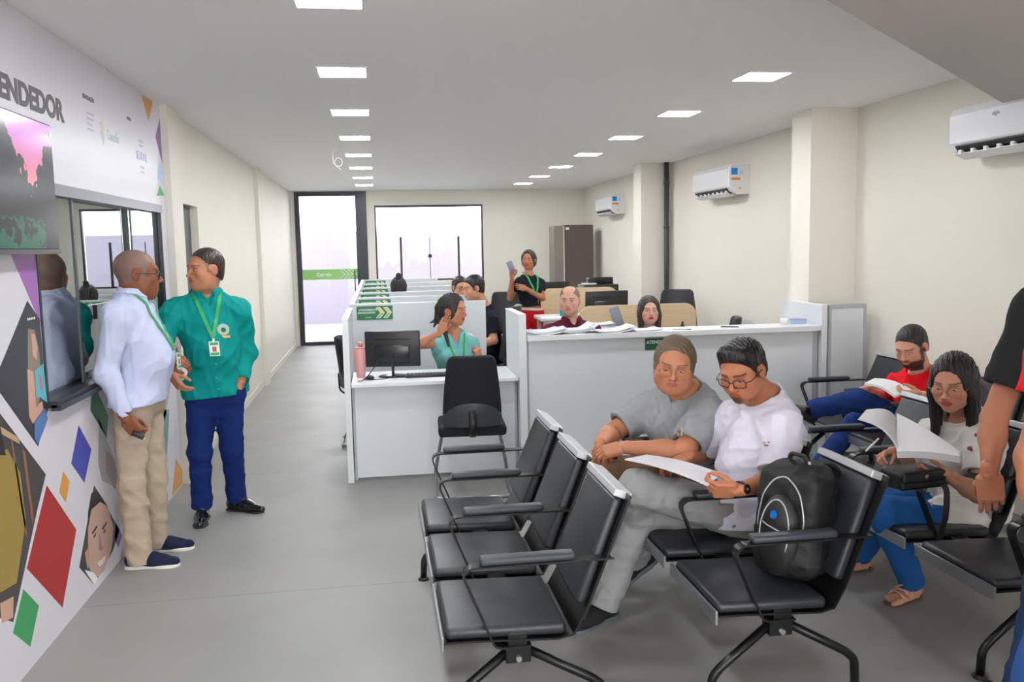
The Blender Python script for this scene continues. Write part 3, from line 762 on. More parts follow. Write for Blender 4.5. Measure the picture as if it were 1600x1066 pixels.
# front of the room: open shopfront with piers and a beam
bm = bmesh.new(); box(bm, XL, YF, 0, XL + .35, YF + .2, ZC); box(bm, XR - .35, YF, 0, XR, YF + .2, ZC); box(bm, XL, YF, 2.5, XR, YF + .2, ZC); box(bm, .9, YF, 0, 1.2, YF + .2, 2.5)
struct('wall_front', bm, M_wall)
# skirting
struct('baseboard_left', boxm(XL, 7.8, 0, XL + .012, 11.38, .075), M_wall); struct('baseboard_back_left', boxm(XL, 11.76, 0, XL + .012, YB, .075), M_wall)
# lowered soffit over the entrance, its edge runs diagonally
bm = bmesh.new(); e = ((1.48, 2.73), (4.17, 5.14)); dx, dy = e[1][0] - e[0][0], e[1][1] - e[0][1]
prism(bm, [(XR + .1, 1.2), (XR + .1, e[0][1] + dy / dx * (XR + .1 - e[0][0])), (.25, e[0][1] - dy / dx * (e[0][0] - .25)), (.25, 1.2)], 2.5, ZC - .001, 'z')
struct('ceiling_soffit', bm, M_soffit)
# ---- window in the left wall
win = struct('window_1', boxm(XL - .10, WY0, WZ1 - .055, XL + .012, WY1, WZ1), M_frame)
bm = bmesh.new(); box(bm, XL - .10, WY0, WZ0, XL + .045, WY1, WZ0 + .03); box(bm, XL + .02, WY0, WZ0 - .015, XL + .06, WY1, WZ0 + .012); obj('window_sill', bm, M_dark, win)
bm = bmesh.new(); box(bm, XL - .10, WY0, WZ0 + .03, XL + .008, WY0 + .02, WZ1 - .055); obj('window_jamb', bm, M_dark, win)
bm = bmesh.new(); box(bm, XL - .10, WY1 - .016, WZ0 + .03, XL + .004, WY1, WZ1 - .055); obj('window_jamb', bm, M_dark, win)
Mg = glass_mat('reflective_window_glass', (.86, .90, .90), .52, (.55, .60, .60))
for y0, y1, x in ((WY0 + .03, 4.74, XL - .03), (4.70, 5.80, XL - .055), (5.76, WY1 - .03, XL - .03)):
    g = obj('window_pane', boxm(x, y0, WZ0 + .03, x + .006, y1, WZ1 - .055), Mg, win)
for y in (4.72, 5.78): obj('window_stile', boxm(XL - .06, y - .011, WZ0 + .03, XL - .018, y + .011, WZ1 - .055), M_dark, win)
obj('window_lock', boxm(XL - .018, 5.16, 1.36, XL - .006, 5.20, 1.44), M_black, win)
# ---- doorway in the left wall
d = struct('door_1', boxm(XL - .10, 7.07, 0, XL - .06, 7.75, 2.10), mat('dark_grey_door', (.09, .09, .10), .5))
obj('door_frame', boxm(XL - .115, 7.38, 0, XL - .04, 7.41, 2.10), M_black, d); obj('door_handle', boxm(XL - .06, 7.15, 1.25, XL - .035, 7.18, 1.5), M_white, d)
# ---- glazed door in the back wall
M_bright = glass_mat('clear_glass', (.9, .95, 1), .015, (.95, .96, .97))
fr = bmesh.new()
for a in ((-1.43, YB - .02, 0, -1.345, YB + .1, 2.765), (-.36, YB - .02, 0, -.16, YB + .1, 2.765), (-1.345, YB - .02, 2.69, -.36, YB + .1, 2.765), (-1.345, YB - .02, 0, -.36, YB + .1, .06)): box(fr, *a)
d = struct('door_2', fr, M_dark); obj('door_pane', boxm(-1.345, YB + .03, .06, -.36, YB + .04, 2.69), M_bright, d)
obj('door_handle', boxm(-.42, YB - .04, .95, -.40, YB - .02, 1.35), M_dark, d)
# frosted green strip with chevrons on the door
M_gd = mat('printed_green', (.30, .62, .20), .6); M_gw = mat('printed_white', (.85, .88, .85), .6); M_gy = mat('printed_yellow', (.80, .62, .18), .6); M_gp = mat('printed_pale_green', (.30, .55, .15), .6)
def chevrons(bm, x0, z0, x1, z1, y, n, mi_w, mi_y, mi_g):
    hh = z1 - z0; w = (x1 - x0) / (n + .3)
    for i in range(n):
        a = x0 + w * i
        def q(pts, mi, off): 
            A = [bm.verts.new((px, y - off, pz)) for px, pz in pts]; f = bm.faces.new(A); f.material_index = mi
        zt, zb, zm = z1 - hh * .08, z0 + hh * .08, (z0 + z1) / 2
        def band(s, t, za, zc, mi, off):
            q([(a + s, za), (a + t, za), (a + t + w * .62, zc), (a + s + w * .62, zc)], mi, off)
        band(0, w * .62, zt, zm, mi_w, .0004); band(0, w * .62, zb, zm, mi_w, .0004)
        band(w * .12, w * .50, zt - .005, zm + .002, mi_y, .0008); band(w * .12, w * .50, zb + .005, zm - .002, mi_g, .0008)
bm = bmesh.new(); box(bm, -1.345, YB + .026, 1.19, -.36, YB + .029, 1.375); chevrons(bm, -.68, 1.19, -.36, 1.375, YB + .025, 2, 1, 2, 2)
o = obj('door_strip', bm, [M_gd, M_gw, M_gp], d)
text('lettering', 'Canedo', .085, (-1.10, YB + .0245, 1.255), (PI / 2, 0, 0), M_gw, d, bold=.003)
# ---- back window
fr = bmesh.new()
for a in ((-.02, YB - .01, 2.47, 1.96, YB + .06, 2.51), (-.02, YB, 1.13, .01, YB + .06, 2.47), (1.93, YB, 1.13, 1.96, YB + .06, 2.47), (-.02, YB, 1.13, 1.96, YB + .06, 1.16)): box(fr, *a)
wn = struct('window_2', fr, M_dark); obj('window_pane', boxm(.01, YB + .03, 1.16, 1.93, YB + .04, 2.47), M_bright, wn)
for x in (.44, 1.50): obj('window_mullion', boxm(x - .018, YB + .01, 1.16, x + .018, YB + .06, 1.93), M_dark, wn)
obj('window_mullion', boxm(.962, YB + .015, 1.16, .974, YB + .05, 1.93), M_dark, wn); obj('window_lock', boxm(.935, YB - .0, 1.55, 1.0, YB + .02, 1.61), M_black, wn)
# outside: paving and a pale wall beyond
struct('wall_yard', boxm(-7, YB + 4.6, 0, 8, YB + 4.8, 2.15), mat('lavender_yard_wall', (.17, .155, .20), .9))
# ---- ceiling light panels
M_lamp = mat('lamp_diffuser', (1, 1, 1), .5, emit=(.95, .97, 1.0), estr=PANEL_STRENGTH)
M_rim = mat('lamp_rim', (.85, .85, .86), .4)
proto = None
ys = [3.85 + 1.545 * k for k in range(-2, 7)] ; ys += [14.62]
ordn = ['nearest', 'second', 'third', 'fourth', 'fifth', 'sixth', 'farthest']
for side, X in (('left', -.165), ('right', 2.485)):
    for y in ys:
        if side == 'right' and .9 < y < 4.2: continue
        if proto is None:
            t = empty('ceiling_light', (0, 0, 0)); 
            b1 = bmesh.new(); box(b1, -.15, -.15, -.008, .15, -.138, 0); box(b1, -.15, .138, -.008, .15, .15, 0); box(b1, -.15, -.138, -.008, -.138, .138, 0); box(b1, .138, -.138, -.008, .15, .138, 0)
            obj('frame', b1, M_rim, t); obj('diffuser', boxm(-.138, -.138, -.005, .138, .138, 0), M_lamp, t); proto = t
        else: t = copy_tree(proto)
        t.location = (X, y, ZC)
        k = int(round((y - 5.395) / 1.545)); nm = ordn[k] + ' of the seven lit panels seen' if 0 <= k < 7 else 'unseen panel behind the camera'
        if k == -1: nm = 'panel at the top edge of the picture'
        if k < -1: nm = 'unseen one added to brighten the foreground'  # rows carried on out of view, extra panels added to brighten the near room
        tag(t, 'square white ceiling light in the %s row, %s' % (side, nm), 'ceiling light', 'square ceiling lights in two rows')
# cable hanging from the ceiling
bm = bmesh.new(); c0 = V3(-.40, 9.1, ZC)
tube(bm, roundpath([c0, c0 + V3(-.01, 0, -.12), c0 + V3(.0, 0, -.20), c0 + V3(.07, 0, -.22), c0 + V3(.09, 0, -.15), c0 + V3(.03, 0, -.12), c0 + V3(.0, 0, -.19), c0 + V3(.08, 0, -.26)], .03), .004, 6)
tag(obj('ceiling_wire', bm, M_white, smooth=True), 'white electric wire hanging in a loop from the ceiling', 'wire')
# drain pipe by the far pillar
p = obj('drain_pipe', (lambda b: (tube(b, [(3.80, 11.08, 0), (3.80, 11.08, ZC)], .033, 14), b)[1])(bmesh.new()), mat('dark_pipe', (.045, .055, .06), .35), smooth=True)
tag(p, 'dark grey vertical drain pipe beside the far wall pillar', 'pipe')
bm = bmesh.new()
for z in (1.93, 2.52): lathe(bm, [(.034, -.018), (.040, -.015), (.040, .015), (.034, .018)], 14, (3.80, 11.08, z))
obj('pipe_collar', bm, p.data.materials[0], p)
# ---- split air conditioners
def aircon(y0, y1, z0, z1, label, stickers=True, louvre=1.0, logo=None):
    t = empty('air_conditioner', (XR, (y0 + y1) / 2, z0), 0, label, 'air conditioner', 'white air conditioners high on the right wall')
    W_, H_ = (y1 - y0), z1 - z0
    def pr(pts, a, b): bm = bmesh.new(); prism(bm, pts, a, b, 'y'); return bm
    prof = [(0, .0), (-.14, .0), (-.20, .035), (-.225, .08), (-.225, H_ - .04), (-.20, H_ - .005), (-.17, H_), (0, H_)]
    obj('housing', pr(prof, -W_ / 2, W_ / 2), M_white, t, bevel=.006)
    bm = bmesh.new(); prism(bm, [(-.226, .075), (-.232, .085), (-.234, H_ - .045), (-.205, H_ + .002), (-.2, H_ - .01)], -W_ / 2 + .035, W_ / 2 - .012, 'y'); obj('front_cover', bm, mat('glossy_white', (.84, .84, .88), .1, coat=.6), t)
    bm = bmesh.new(); box(bm, -.218, -W_ / 2 + .06, .012, -.10, W_ / 2 - .06, .020); prism(bm, [(-.205, .030), (-.226, .062), (-.2255, .07), (-.12, -.0015), (-.13, -.002)], -W_ / 2 + .06, W_ / 2 - .06, 'y'); obj('air_outlet', bm, M_black, t)
    n = 8
    for k in range(n):
        yy = -W_ / 2 + .10 + (W_ - .20) * k / (n - 1); obj('louvre', boxm(-.222, yy - .014, .012, -.150, yy + .014, .040), M_white, t)
    bm = bmesh.new(); prism(bm, [(-.145, -.012), (-.222, .020), (-.224, .015), (-.147, -.018)], -W_ / 2 + .05, W_ / 2 - .05, 'y'); obj('flap', bm, M_white, t)
    if stickers:
        for a, b, c, dd, mm in ((-.20, -.13, .20, .27, mat('sticker_blue', (.02, .25, .75), .5)), (-.20, -.10, .145, .17, mat('sticker_orange', (.8, .25, .03), .5)), (-.11, -.07, .20, .25, mat('sticker_pale', (.55, .65, .75), .5)), (-.12, -.09, .05, .075, mat('sticker_yellow', (.75, .6, .1), .5))):
            obj('sticker', boxm(a, -W_ / 2 - .001, c, b, -W_ / 2, dd), mm, t)
    if logo: text('logo', logo, .035, (-.2355, .10, H_ * .70), (PI / 2, 0, -PI / 2), mat('logo_grey', (.35, .35, .38), .4), t)
    return t
aircon(4.15, 5.15, 2.23, 2.53, 'near air conditioner at the right edge, with black outlet slots', False, logo='elgin')
aircon(8.68, 9.72, 2.22, 2.53, 'middle air conditioner between pillar and pipe, with energy stickers')
aircon(13.3, 14.25, 2.20, 2.51, 'farthest air conditioner, small, above the brown cabinet')
# ---- tall brown cabinet in the far corner
t = empty('metal_cabinet', (3.32, 14.7, 0), 0, 'tall brown metal cabinet standing in the far right corner', 'cabinet')
M_br = mat('brown_metal', (.105, .075, .065), .6, bump=.05, bscale=30); M_br2 = mat('brown_metal_side', (.22, .19, .17), .55)
obj('body', boxm(-.12, .0, 0, .40, .45, 2.07), M_br, t, bevel=.012); obj('side_panel', boxm(-.30, -.02, 0, -.125, .42, 2.06), M_br2, t, bevel=.01)
obj('edge_strip', boxm(-.135, -.03, .0, -.12, -.002, 2.06), mat('cream_strip', (.75, .68, .5), .5), t); obj('tag', boxm(-.09, -.004, 1.99, -.03, -.001, 2.03), M_white, t)
# ------------------------------------------------------------------ waiting benches
M_vinyl = mat('black_upholstery', (.022, .025, .030), .38, bump=.12, bscale=350, spec=.5)
M_steel = mat('grey_steel', (.33, .34, .36), .35, metal=.8)
M_cap = mat('silver_cap', (.55, .56, .58), .38, metal=.35)
M_armpad = mat('arm_pad', (.035, .042, .05), .42)
def make_bench():
    """three seats in a row along +Y facing -X; origin at the floor under the near front edge"""
    t = empty('waiting_bench', (0, 0, 0))
    obj('beam', (lambda b: (box(b, .22, .02, .335, .29, 1.62, .385), b)[1])(bmesh.new()), M_blackmetal, t, bevel=.004)
    ZS = .375
    for k in range(3):
        y = .57 * k
        bm = bmesh.new(); ribbon(bm, [(-.005, ZS - .030), (0, ZS - .004), (.10, ZS - .006), (.40, ZS - .022), (.455, ZS - .01), (.50, ZS + .07), (.655, ZS + .455), (.660, ZS + .475)], .007, 'y', y + .015, y + .485); sh = obj('shell', bm, M_blackmetal, t)
        bm = bmesh.new(); box(bm, -.012, y + .003, ZS - .03, -.002, y + .497, ZS + .022); obj('front_edge', bm, M_steel, t, bevel=.002)
        bm = bmesh.new(); rbox(bm, 0, 0, 0, .425, .46, .045, .018, 4)
        for v in bm.verts:
            x_, y_ = v.co.x / .425 - .5, v.co.y / .46 - .5
            if v.co.z > .02: v.co.z += .010 * (1 - 4 * y_ * y_) * (1 - 4 * x_ * x_) - .02 * max(0, -x_ - .3)
        bmesh.ops.transform(bm, matrix=Matrix.Translation((.003, y + .02, ZS + .002)) @ Matrix.Rotation(.035, 4, 'Y'), verts=bm.verts)
        obj('seat', bm, M_vinyl, t)
        ang = math.atan2(.155, .385); M = Matrix.Translation((.508, y + .055, ZS + .075)) @ Matrix.Rotation(ang, 4, 'Y')
        bm = bmesh.new(); rbox(bm, -.048, -.005, 0, -.006, .395, .40, .016, 4)
        for v in bm.verts:
            y_ = (v.co.y - .195) / .2; tz = v.co.z / .40; v.co.y = .195 + (v.co.y - .195) * (1.06 - .12 * tz)
            if v.co.x < -.03: v.co.x -= .010 * (1 - y_ * y_) * math.sin(PI * min(1, max(0, tz)))
        bmesh.ops.transform(bm, matrix=M, verts=bm.verts); obj('backrest', bm, M_vinyl, t)
        bm = bmesh.new(); box(bm, -.054, -.004, .402, .012, .394, .43, 0); bmesh.ops.transform(bm, matrix=M, verts=bm.verts); obj('top_cap', bm, M_cap, t, bevel=.004)
        for s in (-.008, .398 - .004):
            bm = bmesh.new(); box(bm, -.006, s, -.05, .012, s + .006, .42, 0, M); obj('side_bracket', bm, M_blackmetal, t)
        bm = bmesh.new(); box(bm, .17, y + .10, ZS - .035, .36, y + .40, ZS - .010); obj('mounting_plate', bm, M_blackmetal, t)
    for k in range(4):
        y = .03 + .57 * k - (.04 if k == 3 else 0); a = empty('armrest', (0, 0, 0)); a.parent = t
        bm = bmesh.new(); pts = [(.60, y, .635), (.095, y, .635), (.070, y, .615), (.070, y, .59), (.170, y, .345), (.195, y, .335), (.30, y, .335)]
        strap(bm, roundpath(pts, .02, 3), .046, .007, nhint(pts, .02)); obj("arm_frame", bm, M_blackmetal, a)
        bm = bmesh.new(); rbox(bm, .13, y - .028, .636, .46, y + .028, .664, .011, 3); obj('arm_pad', bm, M_armpad, a)
        bm = bmesh.new()
        for x in (.235, .265): lathe(bm, [(.006, 0), (.006, .004), (.003, .005)], 8, (x, y, .342))
        obj('bolt', bm, M_steel, a)
    for y in (.075, 1.555):
        obj('leg_bracket', (lambda b: (box(b, .215, y - .035, .265, .305, y + .035, .335), b)[1])(bmesh.new()), M_blackmetal, t, bevel=.004)
        obj('leg_bolt', (lambda b: (tube(b, [(.26, y - .05, .285), (.26, y + .05, .285)], .010, 10), b)[1])(bmesh.new()), M_steel, t)
        bm = bmesh.new(); tube(bm, roundpath([(.245, y, .31), (.035, y, .145), (.005, y, .11), (.0, y, .012)], .05), .017, 12); obj('leg', bm, M_blackmetal, t, smooth=True)
        bm = bmesh.new(); tube(bm, roundpath([(.275, y, .31), (.535, y, .165), (.575, y, .13), (.58, y, .012)], .06), .017, 12); obj('leg', bm, M_blackmetal, t, smooth=True)
        for x in (.0, .58):
            bm = bmesh.new(); lathe(bm, [(.028, 0), (.030, .006), (.014, .016)], 14, (x, y, 0)); obj('foot_pad', bm, M_black, t)
    return t
def nhint(pts, r):
    P = roundpath(pts, r, 3); out = []
    for i, p in enumerate(P):
        tg = (P[min(i + 1, len(P) - 1)] - P[max(i - 1, 0)]).normalized(); out.append(tg.cross(Vector((0, 1, 0))).normalized())
    return out
b0 = make_bench()
for i, (x, y, lab) in enumerate(((.18, 2.82, 'empty black three-seat bench with silver caps, nearest the open floor'), (1.17, 2.84, 'middle black bench holding the backpack and the man in the white shirt'),
        (2.28, 2.84, 'black three-seat bench where the woman with the open papers sits'), (3.14, 4.49, 'black bench against the right wall with the man in the red shirt'))):
    b = b0 if i == 0 else copy_tree(b0)
    b.location = (x, y, 0); tag(b, lab, 'waiting bench', 'black waiting benches in rows')
# ------------------------------------------------------------------ desks and partitions
def panel(name, a, label, cat='partition', group='grey partitions between the desks', edge=True):
    x0, y0, z0, x1, y1, z1 = a; bm = bmesh.new(); box(bm, x0 + .003, y0 + .003, z0, x1 - .003, y1 - .003, z1 - .012)
    t = empty(name, ((x0 + x1) / 2, (y0 + y1) / 2, 0), 0, label, cat, group)
    bmesh.ops.translate(bm, verts=bm.verts, vec=(-t.location.x, -t.location.y, 0)); obj('board', bm, M_lam, t)
    bm = bmesh.new(); box(bm, x0, y0, z1 - .012, x1, y1, z1); 
    if x1 - x0 < y1 - y0: box(bm, x0, y0, z0, x1, y0 + .003, z1 - .012)
    bmesh.ops.translate(bm, verts=bm.verts, vec=(-t.location.x, -t.location.y, 0)); obj('edge_trim', bm, M_edge if False else M_lamtop, t)
    return t
PX0, PX1, PT = -.27, 1.02, 1.22
cy = [8.1, 9.15, 10.2, 11.5, 12.85, 14.6]
panel('side_partition', (PX0, 6.37, 0, PX0 + .045, 7.55, PT), 'grey side partition at the left end of the front desk')
for i in range(5): panel('side_partition', (PX0, cy[i] + .045, 0, PX0 + .045, cy[i + 1], PT), 'grey side partition along the corridor, %s behind the front one' % ['first', 'second', 'third', 'fourth', 'fifth'][i])
panel('side_partition', (PX1, 6.30, 0, PX1 + .055, 6.98, PT), 'short grey partition between front desk and long counter')
nm = ['front', 'second', 'third', 'fourth', 'fifth', 'rearmost']
for i, y in enumerate(cy):
    t = panel('desk_partition', (PX0, y, 0, PX1 - .02, y + .045, PT), '%s grey cross partition with a green sign, counted from the front desk' % nm[i])
    s = empty('green_sign', (-.205 + .165, y - .003, PT - .085), 0, 'green chevron sign on the %s cross partition' % nm[i], 'sign', 'green signs on the partitions')
    bm = bmesh.new(); box(bm, -.165, -.002, -.063, .165, .002, .063); chevrons(bm, .01, -.06, .163, .06, -.0022, 2, 1, 2, 3)
    obj('board', bm, [M_green, M_gw, M_gy, M_gp], s)
    text('lettering', 'ATENDIMENTO', .024, (-.145, -.0035, .020), (PI / 2, 0, 0), M_gw, s, bold=.0006); text('lettering', 'EMPREENDEDOR', .021, (-.155, -.0035, -.005), (PI / 2, 0, 0), M_gw, s, bold=.0006); text('lettering', 'Canedo', .018, (-.09, -.0035, -.047), (PI / 2, 0, 0), M_gw, s)
def desk(x0, x1, y0, y1, label, front=True):
    t = empty('desk', ((x0 + x1) / 2, y0, 0), 0, label, 'desk', None); w = (x1 - x0) / 2
    obj('desktop', boxm(-w, -.03, .715, w, y1 - y0, .742), M_lamtop, t, bevel=.003)
    obj('front_panel', boxm(-w + .02, .06, .02, w - .02, .08, .713), M_lam, t)
    for s in (-1, 1): obj('side_panel', boxm(min(s * w, s * (w - .02)), .06, 0, max(s * w, s * (w - .02)), y1 - y0 - .02, .713), M_edge, t)
    return t
desk(-.22, 1.017, 6.37, 6.98, 'light grey front desk with a computer, behind the lone office chair')
for i in range(5): desk(-.22, .98, cy[i] + .09, cy[i] + .55, 'light grey desk hidden behind the %s cross partition' % nm[i])
# long counter
t = empty('service_counter', (2.3, 6.35, 0), 0, 'long grey service counter with a white top covered in papers', 'counter')
obj('countertop', boxm(-1.22, -.06, 1.015, 1.12, .26, 1.055), M_lamtop, t, bevel=.003); obj('front_panel', boxm(-1.20, 0, .02, 1.10, .022, 1.015), M_lam, t)
obj('front_seam', boxm(1.08, -.004, .02, 1.12, 0, 1.015), M_edge, t); obj('end_panel', boxm(-1.22, 0, 0, -1.20, .30, 1.015), M_edge, t); obj('end_panel', boxm(1.10, .0, 0, 1.12, .26, 1.015), M_edge, t)
obj('inner_desktop', boxm(-1.18, .28, .72, 1.11, .80, .745), M_lamtop, t)
panel('side_partition', (3.428, 6.30, 0, 3.474, 7.0, 1.22), 'grey partition at the right end of the counter, running back', group='grey partitions between the desks')
t = empty('end_partition', (3.64, 6.30, 0), 0, 'grey framed partition between counter and right wall', 'partition')
obj('board', boxm(-.135, .0, .03, .14, .03, 1.19), M_lam, t); bm = bmesh.new(); box(bm, -.155, -.008, 0, -.135, .035, 1.22); box(bm, .14, -.008, 0, .16, .035, 1.22); box(bm, -.135, -.008, 1.19, .14, .035, 1.22); obj('frame', bm, M_edge, t)
s = empty('green_sign', (2.17, 6.345, .955), 0, 'dark green sign on the counter front behind the heads', 'sign', 'green signs on the partitions')
obj('board', boxm(-.165, -.002, -.045, .165, .002, .045), mat('dark_sign_green', (.01, .12, .065), .5), s); text('lettering', 'ATENDIMENTO', .034, (-.155, -.0035, .004), (PI / 2, 0, 0), M_gw, s, bold=.001); text('lettering', 'Canedo', .022, (-.05, -.0035, -.033), (PI / 2, 0, 0), M_gw, s)
# ------------------------------------------------------------------ office chairs
def office_chair(loc, rz, label, base='sled', back=(.44, .50), seat_z=.45, col=None, group='dark office chairs', mat_=None, backz=None):
    """faces +Y before rotation"""
    t = empty('office_chair', loc, rz, label, 'office chair', group); m = mat_ or M_vinyl
    bw, bh = back; z0 = backz or seat_z + .06
    F = Field(); F.boxr((0, .02, seat_z), (.21, .20, .012), .026, .02); F.cap((-.16, .21, seat_z - .012), (.16, .21, seat_z - .012), .028, .028, .03)
    V, Q = F.mesh(.009); obj('seat', to_mesh('seat', V, outward(V, Q)), m, t)
    F = Field(); zc = z0 + bh / 2
    F.boxr((0, -.236, zc), (bw / 2 - .062, .004, bh / 2 - .062), .030, .02); F.boxr((0, -.236, zc), (bw / 2 - .085, .004, bh / 2 - .085), .055, .03); F.plane((0, -.205, 0), (0, 1, 0)); F.plane((0, -.268, 0), (0, -1, 0))
    V, Q = F.mesh(.009); tz = (V[:, 2] - z0) / bh; V[:, 0] *= 1.10 - .26 * np.clip(tz, 0, 1) ** 1.6; V[:, 1] += -.12 * (V[:, 2] - z0) + .07 * V[:, 0] ** 2 / .05; obj('backrest', to_mesh('backrest', V, outward(V, Q)), m, t)
    F = Field(); F.ell((0, -.262, z0 + bh * .06), (bw * .50, .016, bh * .26), .01); F.plane((0, 0, z0 - .02), (0, 0, -1)); V, Q = F.mesh(.007); V[:, 1] += -.12 * (V[:, 2] - z0) + .07 * V[:, 0] ** 2 / .05
    V = V[:]; obj('lumbar_shell', to_mesh('lumbar_shell', V, outward(V, Q)), M_armpad, t)
    obj('back_bracket', (lambda b: (tube(b, roundpath([(0, .0, seat_z - .04), (0, -.20, seat_z - .04), (0, -.285, seat_z + .0), (0, -.29, z0 + .10)], .06), .014, 8, flat=(.6, 2.0)), b)[1])(bmesh.new()), M_blackmetal, t, smooth=True)
    if base == 'sled':
        for s in (-1, 1):
            b = bmesh.new(); tube(b, roundpath([(s * .16, -.14, seat_z - .035), (s * .20, .12, seat_z - .035), (s * .26, .20, .016 + .1), (s * .265, .205, .016), (s * .265, -.26, .016), (s * .2, -.27, .016), (0, -.27, .016)], .05), .0125, 10); obj('leg', b, M_steel, t, smooth=True)
    else:
        obj('column', (lambda b: (tube(b, [(0, 0, .08), (0, 0, seat_z - .04)], .028, 12), b)[1])(bmesh.new()), M_blackmetal, t, smooth=True)
        for k in range(5):
            a = k * 2 * PI / 5 + .3; b = bmesh.new(); tube(b, [(0, 0, .11), (.28 * math.cos(a), .28 * math.sin(a), .07)], [.028, .016], 8); obj('base_arm', b, M_black, t, smooth=True)
            b = bmesh.new(); tube(b, [(.28 * math.cos(a) - .02 * math.sin(a), .28 * math.sin(a) + .02 * math.cos(a), .028), (.28 * math.cos(a) + .02 * math.sin(a), .28 * math.sin(a) - .02 * math.cos(a), .028)], .028, 12); obj('caster', b, M_black, t)
    return t
M_fab = mat('charcoal_fabric', (.012, .013, .016), .75, bump=.2, bscale=500, spec=.3)
c = office_chair((.62, 6.02, 0), -.06, 'black fabric office chair standing alone in front of the desk', back=(.42, .50), mat_=M_fab, seat_z=.46)
obj('red_tag', boxm(.12, -.205, .45, .16, -.200, .465), mat('red_label', (.6, .01, .02), .5), c)
office_chair((-.09, 7.83, 0), -PI / 2, 'dark office chair seen edge-on in the corridor left of the partitions', back=(.42, .46), mat_=M_fab, seat_z=.46)
office_chair((1.10, 8.66, 0), 1.25, 'black high-backed office chair the man in the black t-shirt sits on', back=(.50, .60), base='star', seat_z=.5)
office_chair((1.53, 8.12, 0), 1.25, 'grey office chair beside the papers, backrest turned sideways', back=(.44, .50), base='star', seat_z=.48)
office_chair((1.62, 11.3, 0), PI - .3, 'black office chair behind the woman in red trousers', back=(.46, .58), base='star', seat_z=.5)
office_chair((3.42, 9.6, 0), PI - .35, 'large dark office chair with rounded back near the drain pipe', back=(.48, .62), base='star', seat_z=.52)
office_chair((3.50, 8.75, 0), 1.3, 'low dark chair behind the counter, its back seen edge-on', back=(.42, .44), base='star', seat_z=.46)
office_chair((3.42, 7.72, 0), .25, 'low dark chair behind the counter beside the right partition', back=(.42, .44), base='star', seat_z=.46)
office_chair((.70, 7.52, 0), PI + .1, 'white plastic chair the receptionist sits on', back=(.44, .46), base='star', seat_z=.45, mat_=M_white, group=None)
# ------------------------------------------------------------------ wooden desks behind the counter
def wood_desk(x0, x1, y0, y1, z, label, ztop=None, r=.12):
    t = empty('wooden_desk', ((x0 + x1) / 2, y0, 0), 0, label, 'desk', 'light wood desks behind the counter'); w = (x1 - x0) / 2
    bm = bmesh.new(); zt = ztop or z; pts = [(-w, .05), (w, .05)] + [(w - r + r * math.cos(a), zt - r + r * math.sin(a)) for a in [PI / 2 * k / 8 for k in range(9)]] + [(-w + r - r * math.sin(a), zt - r + r * math.cos(a)) for a in [PI / 2 * k / 8 for k in range(9)]]
    prism(bm, pts, 0, .025, 'y'); obj('screen_panel', bm, M_wood, t)
    obj('desktop', boxm(-w + .02, .025, z - .38, w - .02, y1 - y0, z - .355), M_lamtop, t, bevel=.003)
    for s in (-1, 1): obj('leg', boxm(s * (w - .06) - .02, .05, 0, s * (w - .06) + .02, y1 - y0 - .05, z - .38), M_edge, t)
    return t
wood_desk(2.02, 3.27, 8.60, 9.25, 1.10, 'nearer light wood desk with rounded corners behind the woman in green')
wood_desk(2.08, 3.1, 11.0, 11.7, 1.17, 'farther light wood desk behind the man in maroon')
t = empty('white_table', (2.02, 9.75, 0), 0, 'small white table with rounded edge carrying a teal cup', 'table')
bm = bmesh.new(); rbox(bm, -.18, 0, .85, .55, .5, .90, .02, 3); obj('tabletop', bm, M_white, t)
for x, y in ((-.12, .05), (.5, .05), (-.12, .45), (.5, .45)): obj('leg', boxm(x - .02, y - .02, 0, x + .02, y + .02, .85), M_edge, t)
def monitor(loc, rz, label, w=.47, h=.29, lift=.12, tilt=.08, sticker=True):
    t = empty('monitor', loc, rz, label, 'monitor', 'black computer monitors')
    M = Matrix.Translation((0, 0, lift)) @ Matrix.Rotation(tilt, 4, 'X')
    bm = bmesh.new(); rbox(bm, -w / 2, -.02, 0, w / 2, .018, h, .008, 2, M=M); obj('housing', bm, M_black, t)
    bm = bmesh.new(); box(bm, -w / 2 + .015, .0185, .015, w / 2 - .015, .020, h - .015, 0, M); obj('screen', bm, mat('screen_dark', (.02, .025, .03), .15), t)
    bm = bmesh.new(); rbox(bm, -w * .32, -.034, h * .10, w * .32, -.015, h * .62, .012, 2, M=M); obj('rear_cover', bm, mat('black_gloss', (.010, .011, .014), .25), t)
    bm = bmesh.new(); box(bm, -w * .34, -.0225, h * .76, w * .34, -.020, h * .79, 0, M); obj('vent_slot', bm, mat('vent_black', (.002, .002, .002), .6), t)
    bm = bmesh.new(); tube(bm, roundpath([(0, -.03, .012), (0, -.035, lift * .6), (0, -.03, lift + h * .25)], .05), .016, 8, flat=(.7, 1.6)); obj('neck', bm, M_black, t, smooth=True)
    bm = bmesh.new(); lathe(bm, [(.120, 0), (.120, .006), (.105, .012), (.02, .022)], 28, (0, 0, 0))
    for v in bm.verts: v.co.y *= .72
    obj('stand_base', bm, mat('black_gloss', (.01, .011, .014), .2), t)
    if sticker:
        bm = bmesh.new(); box(bm, -w * .30, -.0215, h * .38, -w * .20, -.0205, h * .50, 0, M); obj('sticker', bm, M_white, t)
        bm = bmesh.new(); box(bm, -w * .31, -.0215, h * .16, -w * .16, -.0205, h * .21, 0, M); obj('sticker', bm, M_white, t)
    return t
monitor((.095, 6.66, .742), -.16, 'black monitor seen from behind on the front desk', w=.42, h=.275, lift=.08, tilt=.05)
monitor((2.44, 9.1, .745), 0, 'black monitor behind the wood panel of the nearer wooden desk', lift=.20, sticker=False, h=.28)
